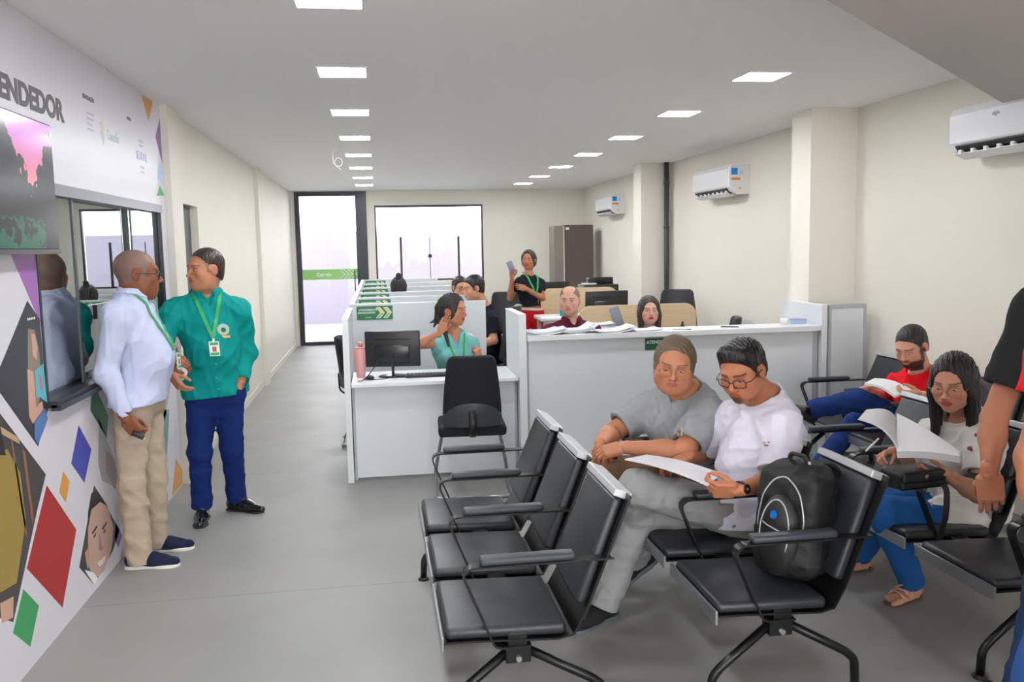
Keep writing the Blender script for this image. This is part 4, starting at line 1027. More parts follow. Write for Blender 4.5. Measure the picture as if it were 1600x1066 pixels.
monitor((2.28, 11.35, .815), .05, 'far black monitor just right of the standing woman', lift=.10, sticker=False, w=.50, h=.33)
# printer
t = empty('printer', (2.93, 11.35, .815), .05, 'black printer with open feeder on the far wooden desk', 'printer')
bm = bmesh.new(); rbox(bm, -.24, -.16, 0, .24, .16, .38, .012, 2); obj('body', bm, M_black, t); bm = bmesh.new(); rbox(bm, -.14, -.05, .375, .20, .10, .47, .012, 2); obj('paper_feeder', bm, M_blackmetal, t)
obj('paper_sheet', boxm(-.22, -.13, .382, -.06, .05, .40), M_white, t); obj('output_tray', boxm(-.18, -.22, .10, .18, -.16, .13), M_black, t)
# ------------------------------------------------------------------ small things on the front desk
t = empty('pink_tumbler', (-.155, 6.70, .742), 0, 'tall pink insulated tumbler with a lid on the front desk', 'cup')
M_pink = mat('pink_enamel', (.72, .34, .33), .35); bm = bmesh.new(); lathe(bm, [(.030, 0), (.034, .01), (.037, .085), (.047, .115), (.049, .215), (.046, .222)], 24); obj('body', bm, M_pink, t)
bm = bmesh.new(); lathe(bm, [(.048, 0), (.048, .008), (.03, .014)], 24, (0, 0, .222)); obj('lid', bm, mat('clear_pink', (.55, .30, .28), .3), t)
bm = bmesh.new(); lathe(bm, [(.018, 0), (.02, .02), (.012, .035)], 14, (0.005, 0, .236)); obj('spout', bm, mat('coral', (.75, .22, .16), .4), t)
t = empty('keyboard', (.40, 6.60, .742), -.03, 'slim black keyboard on the front desk', 'keyboard'); bm = bmesh.new(); rbox(bm, -.22, -.06, .004, .20, .07, .018, .006, 2); obj('body', bm, M_black, t)
bm = bmesh.new()
for i in range(14):
    for j in range(5): box(bm, -.208 + i * .0285, -.05 + j * .023, .018, -.184 + i * .0285, -.031 + j * .023, .021)
obj('keys', bm, mat('key_black', (.02, .02, .022), .5), t)['kind'] = 'stuff'
t = empty('computer_mouse', (-.085, 6.57, .742), .3, 'small black mouse left of the monitor stand', 'mouse'); F = Field(); F.ell((0, 0, .012), (.032, .05, .018), .01); F.plane((0, 0, .001), (0, 0, -1)); V, Q = F.mesh(.004); obj('body', to_mesh('body', V, outward(V, Q)), M_black, t)
bm = bmesh.new(); tube(bm, [(0, .02, .029), (0, .035, .025)], .004, 6); obj('wheel', bm, M_steel, t)
bm = bmesh.new(); tube(bm, roundpath([(-.02, 6.645, .86), (-.10, 6.52, .775), (-.145, 6.47, .746), (-.175, 6.46, .746)], .03), .0035, 6); tag(obj('power_cable', bm, M_black, smooth=True), 'thin black cable from the monitor to the desk edge', 'cable')
bm = bmesh.new(); tube(bm, roundpath([(-.06, 6.60, .746), (-.14, 6.56, .746), (-.10, 6.50, .746), (.02, 6.52, .746), (.08, 6.60, .746)], .06), .0025, 6); tag(obj('mouse_cable', bm, M_black, smooth=True), 'black mouse cable curling on the front desk', 'cable')
# ------------------------------------------------------------------ papers
M_paper = mat('white_paper', (.82, .82, .84), .7); M_paper2 = mat('printed_paper', (.72, .72, .80), .7)
def sheet_stack(loc, rz, w, d, n, label, name='paper_stack', group=None, curl=.03, seed=1):
    rg = random.Random(seed); t = empty(name, loc, rz, label, 'papers', group); z = 0
    for i in range(n):
        bm = bmesh.new(); a = rg.uniform(-.25, .25); ox, oy = rg.uniform(-.03, .03), rg.uniform(-.02, .02); c = rg.uniform(0, curl); th = rg.uniform(.003, .008); NX = 10
        rows = []
        for k in range(NX + 1):
            u = k / NX; x = (u - .5) * w; zz = z + c * max(0, u - .45) ** 2 * 3 + c * .5 * max(0, .3 - u) ** 2 * 3
            rows.append([bm.verts.new((x * math.cos(a) - y_ * math.sin(a) + ox, x * math.sin(a) + y_ * math.cos(a) + oy, zz + h_)) for y_, h_ in ((-d / 2, 0), (d / 2, 0), (d / 2, th), (-d / 2, th))])
        for k in range(NX):
            for q in range(4): bm.faces.new((rows[k][q], rows[k + 1][q], rows[k + 1][(q + 1) % 4], rows[k][(q + 1) % 4]))
        bm.faces.new(rows[0]); bm.faces.new(rows[-1][::-1]); bmesh.ops.recalc_face_normals(bm, faces=list(bm.faces))
        obj('sheets', bm, M_paper if i % 2 == 0 else M_paper2, t); z += th + .0005
    return t
ZT = 1.0555
sheet_stack((1.24, 6.43, ZT), .1, .30, .20, 4, 'left stack of loose papers on the counter', group='papers piled on the counter', curl=.05, seed=3)
sheet_stack((1.50, 6.46, ZT), -.15, .28, .19, 4, 'curled papers on the counter in front of the man in maroon', group='papers piled on the counter', curl=.07, seed=5)
sheet_stack((1.76, 6.43, ZT), .05, .30, .20, 3, 'right stack of loose papers on the counter', group='papers piled on the counter', curl=.05, seed=8)
sheet_stack((2.00, 6.42, ZT), .1, .22, .16, 2, 'thin papers at the right of the paper pile', group='papers piled on the counter', curl=.02, seed=9)
sheet_stack((2.36, 6.42, ZT), -.05, .25, .14, 1, 'single flat sheet on the counter above the green sign', group='papers piled on the counter', curl=.0, seed=4)
sheet_stack((2.06, 8.0, .9), .1, .30, .22, 12, 'tall pile of documents behind the counter', curl=.02, seed=12)
t = empty('document_shelf', (2.12, 8.0, 0), 0, 'low white shelf under the pile of documents', 'shelf'); obj('body', boxm(-.20, -.15, 0, .22, .15, .897), M_white, t)
for x, y, a, lab in ((2.31, 6.36, -.35, 'dark pen on the counter behind the grey-haired woman'), (2.72, 6.42, -.5, 'dark pen on the counter above the white-shirted man')):
    t = empty('pen', (x, y, ZT + .004), a, lab, 'pen'); bm = bmesh.new(); tube(bm, [(-.07, 0, 0), (.06, 0, 0)], .004, 8); obj('barrel', bm, M_black, t); bm = bmesh.new(); tube(bm, [(.06, 0, 0), (.072, 0, 0)], [.004, .001], 8); obj('tip', bm, M_steel, t)
t = empty('tablet', (2.27, 7.93, .90), -.3, 'grey tablet leaning beside the woman in green', 'tablet'); bm = bmesh.new(); rbox(bm, -.05, -.006, .0, .05, .006, .24, .005, 2, M=Matrix.Rotation(-.3, 4, 'Y')); obj('body', bm, mat('tablet_grey', (.25, .26, .3), .3), t)
t = empty('tissue_box', (3.33, 6.50, ZT), 0, 'pale blue box at the right end of the counter', 'box'); obj('body', boxm(-.055, -.04, 0, .055, .04, .035), mat('pale_blue_card', (.42, .52, .70), .6), t); obj('lid', boxm(-.057, -.042, .035, .057, .042, .042), mat('blue_card', (.30, .40, .55), .6), t)
t = empty('white_mug', (3.20, 6.48, ZT), 0, 'small white mug beside the pale blue box', 'mug'); bm = bmesh.new(); lathe(bm, [(.024, 0), (.028, .005), (.030, .05), (.026, .05), (.024, .01)], 18); obj('body', bm, M_white, t)
bm = bmesh.new(); tube(bm, roundpath([(.028, 0, .042), (.046, 0, .036), (.046, 0, .016), (.028, 0, .012)], .012), .004, 6); obj('handle', bm, M_white, t, smooth=True)
t = empty('teal_cup', (2.13, 9.9, .90), 0, 'teal cup standing on the small white table', 'cup'); bm = bmesh.new(); lathe(bm, [(.034, 0), (.038, .01), (.042, .17), (.036, .175)], 20); obj('body', bm, mat('teal_plastic', (.02, .42, .45), .35), t); bm = bmesh.new(); lathe(bm, [(.043, .0), (.043, .012), (.02, .02)], 20, (0, 0, .172)); obj('lid', bm, mat('teal_lid', (.05, .5, .5), .3), t)
t = empty('black_bottle', (2.56, 7.05, 1.0), 0, 'small black bottle behind the counter beside the woman in green', 'bottle'); bm = bmesh.new(); lathe(bm, [(.02, -.25), (.022, -.24), (.022, .02), (.010, .04), (.010, .06)], 14); obj('body', bm, M_black, t)
t.location.z = .745 + .25
# ------------------------------------------------------------------ printed vinyl on the left wall
M_vin = mat('white_vinyl', (.70, .68, .735), .30, spec=.5)
g = empty('wall_graphic', (XL, 5.0, 0), 0, 'white printed vinyl wall covering with coloured diamonds and photos, left wall', 'wall graphic')
g.location = (XL, 0, 0)
def vin(a): return obj('vinyl_sheet', boxm(.0005, *a[:2], .003, *a[2:]), M_vin, g)
for a in ((3.0, WZ1, 6.62, ZC - .002), (3.0, .0, 4.13, WZ1), (4.13, .0, 6.47, WZ0 - .016), (6.472, 0, 6.62, WZ1)): vin(a)
def deco(name, poly, m, layer=1, label=None):
    bm = bmesh.new(); x = .003 + .0006 * layer; prism(bm, poly, .0032, x, 'x'); o = obj(name, bm, m, g)
    if label: o['label'] = label
    return o
def cm(n, c): return mat('print_' + n, c, .35)
deco('diamond', [(4.05, .70), (4.37, .39), (4.12, .10), (3.77, .42)], cm('red', (.42, .008, .012)), label='large red diamond')
deco('diamond', [(3.72, .35), (3.86, .22), (3.74, .09), (3.59, .22)], cm('green', (.03, .33, .10)), label='green diamond')
deco('diamond', [(4.51, .88), (4.67, .72), (4.53, .58), (4.37, .72)], cm('blue', (.03, .05, .42)), label='blue diamond')
deco('diamond', [(4.26, .71), (4.33, .64), (4.26, .56), (4.19, .63)], cm('orange', (.70, .32, .05)), label='small orange diamond')
deco('diamond', [(4.98, .23), (5.08, .12), (4.99, .08), (4.94, .16)], cm('purple', (.20, .07, .30)), label='small purple diamond')
deco('diamond', [(4.82, 1.01), (4.98, .84), (4.93, .72), (4.70, .92), (4.74, 1.015)], cm('dark_green', (.02, .14, .05)), label='dark green diamond')
deco('triangle', [(6.45, .24), (6.62, .11), (6.60, .01), (6.27, .01)], cm('orange', (.70, .32, .05)))
deco('triangle', [(6.14, 2.765), (6.44, 2.77), (6.29, 2.61)], cm('orange', (.70, .32, .05)))
deco('triangle', [(6.61, 2.68), (6.45, 2.53), (6.61, 2.36)], cm('purple2', (.22, .08, .34)))
deco('triangle', [(6.49, 2.20), (6.39, 2.12), (6.61, 2.135)], cm('green', (.03, .33, .10)))
deco('star', [(6.50, 2.37), (6.53, 2.32), (6.60, 2.30), (6.54, 2.27), (6.55, 2.21), (6.49, 2.25), (6.43, 2.23), (6.45, 2.29)], cm('sky', (.35, .58, .88)))
deco('diamond', [(3.70, 1.74), (4.125, 1.74), (4.125, 1.42), (3.86, 1.74)], cm('violet', (.36, .14, .46)), label='violet triangle under the television')
# photo of a smiling woman with long hair (upper diamond)
P_dk, P_sk, P_hr, P_aq, P_dn, P_gr = cm('dark', (.035, .033, .04)), cm('skin', (.62, .36, .26)), cm('fair_hair', (.26, .20, .13)), cm('aqua', (.10, .45, .52)), cm('denim', (.08, .20, .48)), cm('grey', (.42, .44, .44))
deco('photo', [(4.0, 1.53), (4.12, 1.44), (4.135, 1.03), (3.99, .89), (3.64, 1.20), (3.62, 1.24)], P_dk)
deco('photo_figure', [(3.98, 1.41), (4.05, 1.40), (4.085, 1.30), (4.08, 1.16), (4.03, 1.06), (3.96, 1.04), (3.94, 1.2)], P_hr, 2)
deco('photo_figure', [(4.01, 1.385), (4.05, 1.38), (4.07, 1.32), (4.045, 1.265), (4.01, 1.29)], P_sk, 3)
deco('photo_figure', [(3.94, 1.24), (4.00, 1.22), (4.0, 1.06), (4.07, 1.08), (4.08, 1.04), (3.95, 1.00), (3.92, 1.04)], P_sk, 3)
deco('photo_figure', [(4.02, 1.22), (4.12, 1.24), (4.13, 1.06), (4.05, 1.10), (4.01, 1.10)], P_aq, 3)
deco('photo_figure', [(3.97, 1.00), (4.10, 1.04), (4.12, .99), (4.08, .96), (3.99, .90), (3.96, .93)], P_dn, 3)
deco('photo_figure', [(4.06, 1.20), (4.085, 1.18), (4.08, 1.12), (4.065, 1.14)], cm('pink', (.7, .1, .2)), 4)
for i in range(5): deco('photo_light', [(3.985 + .018 * i, 1.455), (3.995 + .018 * i, 1.455), (3.995 + .018 * i, 1.445), (3.985 + .018 * i, 1.445)], M_gw, 2)
# photo of a person in mustard clothes (left lower)
deco('photo', [(3.2, 1.32), (3.60, 1.14), (4.05, .75), (3.92, .62), (3.60, .26), (3.2, .5)], cm('library', (.05, .045, .045)))
deco('photo_figure', [(3.30, .98), (3.68, .95), (3.78, .83), (3.80, .62), (3.66, .40), (3.3, .45)], cm('mustard', (.33, .23, .04)), 2)
deco('photo_figure', [(3.72, .98), (3.735, .97), (3.80, .56), (3.785, .545)], cm('shelf_brown', (.30, .12, .06)), 2); deco('photo_figure', [(3.82, .92), (3.85, .90), (3.88, .60), (3.86, .58)], cm('shelf_brown', (.30, .12, .06)), 2)
deco('photo_figure', [(3.62, 1.06), (3.80, .97), (3.80, .945), (3.62, 1.03)], cm('shelf_tan', (.50, .35, .20)), 2)
deco('photo_figure', [(3.50, .38), (3.62, .36), (3.60, .28), (3.5, .30)], P_sk, 3)
deco('photo_figure', [(3.35, 1.22), (3.62, 1.10), (3.66, .93), (3.4, 1.0)], cm('hair_black', (.015, .012, .012)), 3)
# photo of a young man's face (lower diamond)
deco('photo', [(4.67, .53), (5.04, .17), (4.90, .10), (4.56, .035), (4.37, .20)], cm('night', (.03, .035, .05)))
deco('photo_figure', [(4.62, .44), (4.72, .45), (4.86, .36), (4.93, .22), (4.88, .12), (4.72, .045), (4.56, .06), (4.50, .16), (4.53, .34)], cm('face', (.55, .36, .29)), 2)
deco('photo_figure', [(4.62, .50), (4.70, .50), (4.86, .36), (4.74, .42), (4.60, .42), (4.53, .36), (4.55, .42)], cm('hair_black', (.015, .012, .012)), 3)
deco('photo_figure', [(4.46, .24), (4.52, .25), (4.52, .16), (4.48, .15)], cm('ear', (.50, .28, .22)), 3)
for y, z in ((4.62, .305), (4.78, .275)): deco('photo_figure', [(y - .04, z), (y + .04, z + .012), (y + .05, z + .002), (y - .03, z - .012)], cm('hair_black', (.015, .012, .012)), 4); deco('photo_figure', [(y - .02, z - .025), (y + .02, z - .02), (y + .015, z - .035), (y - .015, z - .036)], cm('eye', (.06, .03, .02)), 4)
deco('photo_figure', [(4.69, .26), (4.72, .18), (4.76, .17), (4.70, .165), (4.67, .185)], cm('face_dark', (.38, .20, .16)), 4); deco('photo_figure', [(4.63, .125), (4.78, .115), (4.72, .09), (4.66, .095)], cm('smile', (.75, .70, .66)), 4)
deco('photo_figure', [(4.44, .16), (4.56, .10), (4.62, .045), (4.56, .036)], M_gw, 4)
# grey photo and teal strip beyond the standing man
deco('photo', [(4.82, .86), (5.00, .62), (5.35, .22), (5.30, .30), (4.80, .52), (4.76, .62)], P_gr)
deco('photo_figure', [(4.90, .66), (5.0, .60), (5.15, .38), (5.0, .42), (4.88, .55)], cm('face_dim', (.34, .25, .22)), 2)
deco('photo', [(5.9, .98), (6.35, .99), (6.45, .80), (6.2, .55), (5.75, .62)], P_gr); deco('photo', [(6.11, .66), (6.35, .62), (6.15, .20), (6.03, .02), (5.85, .25)], cm('teal', (.10, .30, .30)))
# lettering
M_let = mat('lettering_grey', (.11, .10, .11), .5); M_pl = cm('lavender', (.50, .45, .66))
RZ = (PI / 2, 0, PI / 2)
def wtext(s, y, z, size, m, sx=1, bold=0): t_ = text('lettering', s, size, (.0036, y, z), RZ, m, g, bold=bold, sx=sx); return t_
o = wtext('EMPREENDEDOR', 0, 2.375, .138, M_let, 1, .0065); w0 = o.dimensions[0]; 
bpy.context.view_layer.update(); w0 = max(v.co.x for v in o.data.vertices); o.scale = (1.21 / w0, 1, 1); o.location.y = 4.635 - 1.21
wtext('REALIZAÇÃO', 4.935, 2.545, .030, M_let, 1.05, .0008); wtext('APOIO', 5.76, 2.55, .026, M_let, 1.0, .0008)
for i, w_ in enumerate((.13, .12, .09, .11)): deco('logo_bar', [(4.98, 2.48 - i * .028), (4.98 + w_, 2.48 - i * .028), (4.98 + w_, 2.468 - i * .028), (4.98, 2.468 - i * .028)], M_pl)
deco('logo_mark', [(5.20, 2.45), (5.24, 2.47), (5.27, 2.44), (5.26, 2.40), (5.22, 2.40)], cm('logo_gold', (.66, .56, .38)), 1); deco('logo_mark', [(5.20, 2.405), (5.27, 2.40), (5.26, 2.35), (5.24, 2.33)], cm('logo_green', (.42, .54, .50)), 1)
wtext('Canedo', 5.32, 2.375, .085, cm('logo_teal', (.46, .58, .58)), .85)
wtext('SEBRAE', 5.92, 2.33, .075, M_pl, 1.05, .001)
for z in (2.46, 2.43, 2.29, 2.26): deco('logo_bar', [(6.0, z), (6.10, z), (6.10, z - .016), (6.0, z - .016)], M_pl)
# ------------------------------------------------------------------ television
t = empty('television', (XL + .005, 3.71, 1.73), 0, 'flat television on the left wall showing a pink sunset between trees', 'television')
obj('wall_mount', boxm(0, -.15, .15, .035, .15, .42), M_blackmetal, t)
bm = bmesh.new(); rbox(bm, .035, -.49, 0, .078, .49, .57, .008, 2); obj('housing', bm, M_black, t)
def tv_mat():
    m = bpy.data.materials.new('tv_picture'); m.use_nodes = True; n = m.node_tree.nodes; l = m.node_tree.links; b = n['Principled BSDF']
    b.inputs['Base Color'].default_value = (.005, .005, .006, 1); b.inputs['Roughness'].default_value = .18
    tc = n.new('ShaderNodeTexCoord'); sp = n.new('ShaderNodeSeparateXYZ'); l.new(tc.outputs['Object'], sp.inputs[0])
    def math_(op, a, c, **k):
        q = n.new('ShaderNodeMath'); q.operation = op
        for i, v in enumerate((a, c)):
            if v is None: continue
            if isinstance(v, (int, float)): q.inputs[i].default_value = v
            else: l.new(v, q.inputs[i])
        return q.outputs[0]
    nz = n.new('ShaderNodeTexNoise'); nz.inputs['Scale'].default_value = 14; nz.inputs['Detail'].default_value = 8; l.new(tc.outputs['Object'], nz.inputs['Vector'])
    y, z = sp.outputs[1], sp.outputs[2]
    # sky opening between trees: |y-.29| < half width(z)
    w = math_('MULTIPLY', math_('SUBTRACT', z, .27), 1.0); d = math_('ABSOLUTE', math_('SUBTRACT', y, .22), None)
    e = math_('ADD', math_('SUBTRACT', w, d), math_('MULTIPLY', math_('SUBTRACT', nz.outputs[0], .5), .35)); f = math_('GREATER_THAN', e, .0)
    cr = n.new('ShaderNodeValToRGB'); l.new(math_('DIVIDE', z, .57), cr.inputs[0]); el = cr.color_ramp.elements
    el[0].position = .5; el[0].color = (.75, .22, .20, 1); el[1].position = 1; el[1].color = (.40, .12, .62, 1)
    mx = n.new('ShaderNodeMix'); mx.data_type = 'RGBA'; l.new(f, mx.inputs[0]); mx.inputs[6].default_value = (.012, .012, .018, 1); l.new(cr.outputs[0], mx.inputs[7])
    gr = math_('MULTIPLY', math_('LESS_THAN', math_('ADD', z, math_('MULTIPLY', nz.outputs[0], .30)), .30), math_('GREATER_THAN', nz.outputs[0], .47))
    gr = math_('MULTIPLY', gr, math_('LESS_THAN', y, .34))
    mx2 = n.new('ShaderNodeMix'); mx2.data_type = 'RGBA'; l.new(gr, mx2.inputs[0]); l.new(mx.outputs[2], mx2.inputs[6]); mx2.inputs[7].default_value = (.008, .10, .06, 1)
    l.new(mx2.outputs[2], b.inputs['Emission Color']); b.inputs['Emission Strength'].default_value = 1.0
    return m
obj('screen', boxm(.0785, -.482, .022, .0795, .482, .562), tv_mat(), t); obj('lower_edge', boxm(.078, -.49, -.002, .084, .49, .018), mat('tv_edge', (.08, .08, .085), .3, metal=.5), t)
# dark low cabinet and monitor seen through the window
t = empty('office_cabinet', (XL - .9, 4.9, 0), 0, 'dark navy low cabinet behind the reflecting window', 'cabinet'); obj('body', boxm(-.25, -.9, 0, .30, 1.15, 1.30), mat('navy_board', (.012, .015, .035), .4), t, bevel=.01); obj('door', boxm(.301, -.85, .05, .315, .12, 1.27), mat('navy_door', (.016, .02, .045), .4), t); obj('door', boxm(.301, .14, .05, .315, 1.1, 1.27), mat('navy_door', (.016, .02, .045), .4), t)
# ------------------------------------------------------------------ people in the room
def G(px, py, z=.088):
    d = F_ * FPX + R_ * (px - 800) + U_ * (533 - py); return CAM + d * (-CAM[2] / d[2]) + V3(0, 0, z)
def JJ(**k): return {a: (W(*v) if isinstance(v, tuple) and v[0] > 20 else V3(v)) for a, v in k.items()}
def seat(J, fw, hw=.09, knee=.44, drop=.40, splay=.03, floor_z=.09):
    """sitting legs in direction fw"""
    fw = nrm((fw[0], fw[1], 0)); l = np.cross(fw, (0, 0, 1)); P = J['P']
    for s, sg in (('R', 1), ('L', -1)):
        J.setdefault('H' + s, P + l * sg * hw + V3(0, 0, -.02)); J.setdefault('K' + s, J['H' + s] + fw * knee + l * sg * splay); J.setdefault('A' + s, V3(J['K' + s][0] + fw[0] * .03, J['K' + s][1] + fw[1] * .03, floor_z))
    return J
def cloth(n, c, rough=.85, bump=.25): return mat('cloth_' + n, c, rough, bump=bump, bscale=600, spec=.2, var=.04, vscale=8)
SK_D, SK_M, SK_L, SK_T = (.24, .082, .036), (.52, .225, .130), (.62, .31, .20), (.46, .185, .100)
H_blk = mat('hair_black', (.010, .008, .008), .42, bump=.3, bscale=300, stretch=(1, 1, .15)); H_brn = mat('hair_dark_brown', (.028, .014, .010), .42, bump=.3, bscale=300, stretch=(1, 1, .15)); H_gry = mat('hair_grey_brown', (.13, .085, .055), .5, bump=.3, bscale=300, stretch=(1, 1, .15))
M_lan = mat('lanyard_green', (.02, .36, .10), .5); M_gf = mat('glasses_black', (.01, .01, .012), .3); M_gm = mat('glasses_metal', (.45, .30, .18), .3, metal=.8)
# 1 --- man by the window
J = JJ(P=(218, 618, 4.97), N=(203, 464, 4.95), SR=(183, 494, 4.77), SL=(223, 490, 5.14), ER=(166, 582, 4.72), WR=(197, 655, 4.70), EL=(212, 556, 5.20), WL=(262, 562, 5.16),
       HR=(206, 632, 4.88), HL=(226, 630, 5.06), KR=(206, 752, 4.86), KL=(240, 744, 5.08), H=(214, 428, 4.95))
J['AR'] = G(219, 886); J['AL'] = G(243, 861)
p = person('person with shaved grey hair, glasses, pale lavender shirt and khaki trousers beside the window', J, (.93, .30, -.06), skin=SK_D, build=1.02, belly=.045, h=.0055, hs=1.12,
    head=dict(scalp=((.20, .17, .16), .55), fat=.12), shirt=dict(mat=cloth('lavender', (.56, .60, .80), .7), sleeve='long', collar=1, v=.05, hem=-.03, infl=.021, amp=.007), pants=dict(mat=cloth('khaki', (.44, .355, .27)), hem=.072, thigh=.088, knee=.072, calf=.070, amp=.009, ext=.15),
    shoes=dict(style='sneaker', col=(.008, .014, .045), toeR=(1, -.12, 0), toeL=(1, .02, 0), size=1.08), hands=dict(R=dict(dir=(.55, .1, -.85), back=(-.3, -1, 0), curl=(.95, 1.0, 1.05, 1.1), thumb=(.6, .5)), L=dict(dir=(1, -.1, -.15), back=(0, -.5, .8), curl=(.5, .6, .7, .8))), hair=None)
glasses(p, M_gf, 'rect', r=.0020); lanyard(p, M_lan, drop=.30, side=0, w=.020)
t = empty('car_key', J['WR'] + V3(.055, -.015, -.085), 0, 'small black car key held in the hand of the man by the window', 'key'); bm = bmesh.new(); rbox(bm, -.03, -.012, -.012, .035, .012, .014, .006, 2, M=Matrix.Rotation(.5, 4, 'Y')); obj('fob', bm, M_black, t); bm = bmesh.new(); box(bm, .036, -.007, -.006, .040, .007, .006, 0, Matrix.Rotation(.5, 4, 'Y')); obj('button', bm, M_white, t)
# 2 --- man in the teal shirt
J = JJ(P=(338, 606, 5.68), N=(322, 461, 5.70), SR=(270, 488, 5.62), SL=(374, 485, 5.72), ER=(251, 538, 5.50), WR=(268, 586, 5.42), EL=(386, 548, 5.78), WL=(378, 594, 5.68),
       HR=(315, 618, 5.66), HL=(357, 616, 5.70), KR=(312, 706, 5.62), KL=(362, 698, 5.72), H=(321, 421, 5.66))
J['AR'] = G(317, 811); J['AL'] = G(371, 797)
p = person('person in a teal long-sleeved shirt and navy jeans, one hand in the pocket', J, (-.72, -.62, -.02), skin=SK_M, build=1.04, belly=.035, h=.0055, hs=1.10,
    head=dict(fat=.15), shirt=dict(mat=cloth('teal', (.000, .27, .25), .75), sleeve='long', collar=1, v=.07, hem=-.05, infl=.021, sr=.018, amp=.008), pants=dict(mat=cloth('navy_denim', (.007, .024, .135)), hem=.066, thigh=.086, knee=.072, calf=.064, amp=.007, ext=.02),
    shoes=dict(style='dress', col=(.008, .008, .009), toeR=(.10, -1, 0), toeL=(.85, -.50, 0), size=1.05), hands=dict(R=dict(dir=(.55, -.25, -.75), back=(-.7, -.5, -.2), curl=(.35, .45, .5, .55)), L=dict(dir=(-.2, -.1, -1), back=(1, 0, 0))),
    hair=dict(style='short', mat=H_brn, t=.004, amp=.001, fz=.014, tint=(.25, .13, .09)))
lanyard(p, M_lan, drop=.27, w=.020)
B = p['B']; q = on_surface(p['shirt'], B, [W(361, 505, 5.45)])[0]
bm = bmesh.new(); fr = p['fwd']; l_ = p['l']; u_ = p['up']; M = Matrix(((l_[0], fr[0], u_[0], q[0]), (l_[1], fr[1], u_[1], q[1]), (l_[2], fr[2], u_[2], q[2]), (0, 0, 0, 1)))
def disc(bm, r, y, mi, M, sx=1, c=(0, 0)):
    vs = [bm.verts.new(M @ Vector((c[0] + r * sx * math.cos(k * PI / 12), y, c[1] + r * math.sin(k * PI / 12)))) for k in range(24)]; f = bm.faces.new(vs); f.material_index = mi
    v2 = [bm.verts.new(M @ Vector((c[0] + r * sx * math.cos(k * PI / 12), y - .003, c[1] + r * math.sin(k * PI / 12)))) for k in range(24)]
    for k in range(24):
        f = bm.faces.new((vs[k], vs[(k + 1) % 24], v2[(k + 1) % 24], v2[k])); f.material_index = mi
disc(bm, .036, .004, 0, M); disc(bm, .030, .006, 1, M, c=(0, .004)); disc(bm, .015, .008, 2, M, c=(0, -.002)); box(bm, -.036, .003, -.052, .036, .006, -.038, 0, M)
obj('shirt_crest', bm, [mat('crest_gold', (.62, .52, .16), .6), mat('crest_sky', (.35, .60, .62), .6), mat('crest_dark', (.02, .12, .06), .6)], p['root'])
bm = bmesh.new()
for k in range(6):
    z = .50 - k * .085; c0 = J['P'] + p['up'] * (z - .08) + p['fwd'] * .3
    me = p['shirt'].data; q = on_surface(p['shirt'], B, [c0 - p['fwd'] * .12], .001)[0]; lathe(bm, [(.006, 0), (.006, .0015)], 8, tuple(q))
obj('buttons', bm, mat('button_pale', (.5, .65, .65), .4), p['root'])['kind'] = 'stuff'
# 3 --- receptionist
J = JJ(P=(712, 606, 7.42), N=(708, 521, 7.34), SR=(680, 537, 7.30), SL=(740, 537, 7.36), ER=(652, 540, 7.10), WR=(688, 519, 6.98), EL=(756, 583, 7.30), WL=(748, 561, 7.12), H=(708, 484, 7.28))
seat(J, (0, -1), knee=.40)
p = person('person at the front desk in a pale teal sleeveless blouse, one hand raised', J, (.80, -.55, -.10), skin=SK_M, fem=True, build=.98, bust=.02, h=.006, hh=.0035, head_h=.003, hs=1.16, arm=.85,
    head=dict(lip=(.42, .06, .06)), shirt=dict(mat=cloth('pale_teal', (.19, .50, .49), .7), sleeve='none', v=.08, hem=-.06, infl=.014, amp=.005, neck=.060, name='blouse'), pants=dict(mat=cloth('blue_denim', (.03, .12, .34))),
    shoes=dict(style='dress', col=(.01, .01, .012), toeR=(0, -1, 0), toeL=(0, -1, 0), size=.9), hands=dict(R=dict(dir=(.35, .0, .95), back=(-.5, .8, 0), curl=(.1, .1, .12, .2), spread=.06), L=dict(dir=(-.15, -.15, .9), back=(.6, -.8, 0), curl=(1., 1., 1.1, 1.1), thumb=(.6, .5))),
    hair=dict(style='tied', mat=H_blk, t=.008, tail=[((0, -.10, .05), (0, -.125, .0), .034, .032), ((0, -.125, .0), (.01, -.13, -.10), .032, .024), ((.01, -.13, -.10), (-.05, -.19, -.16), .020, .007), ((.01, -.13, -.09), (-.03, -.21, -.13), .014, .006), ((.01, -.12, -.09), (.055, -.03, -.17), .020, .017), ((.055, -.03, -.17), (.070, .02, -.27), .017, .009)]))
lanyard(p, M_lan, drop=.32, w=.018)
bm = bmesh.new(); c_ = p['HC'] + p['Rh'] @ (V3(0, -.118, .050) * 1.1) - p['B']; bmesh.ops.create_uvsphere(bm, u_segments=12, v_segments=8, radius=.030, matrix=Matrix.Translation(c_.tolist())); obj('hair_tie', bm, mat('lime_scrunchie', (.42, .55, .10), .7), p['root'], smooth=True)
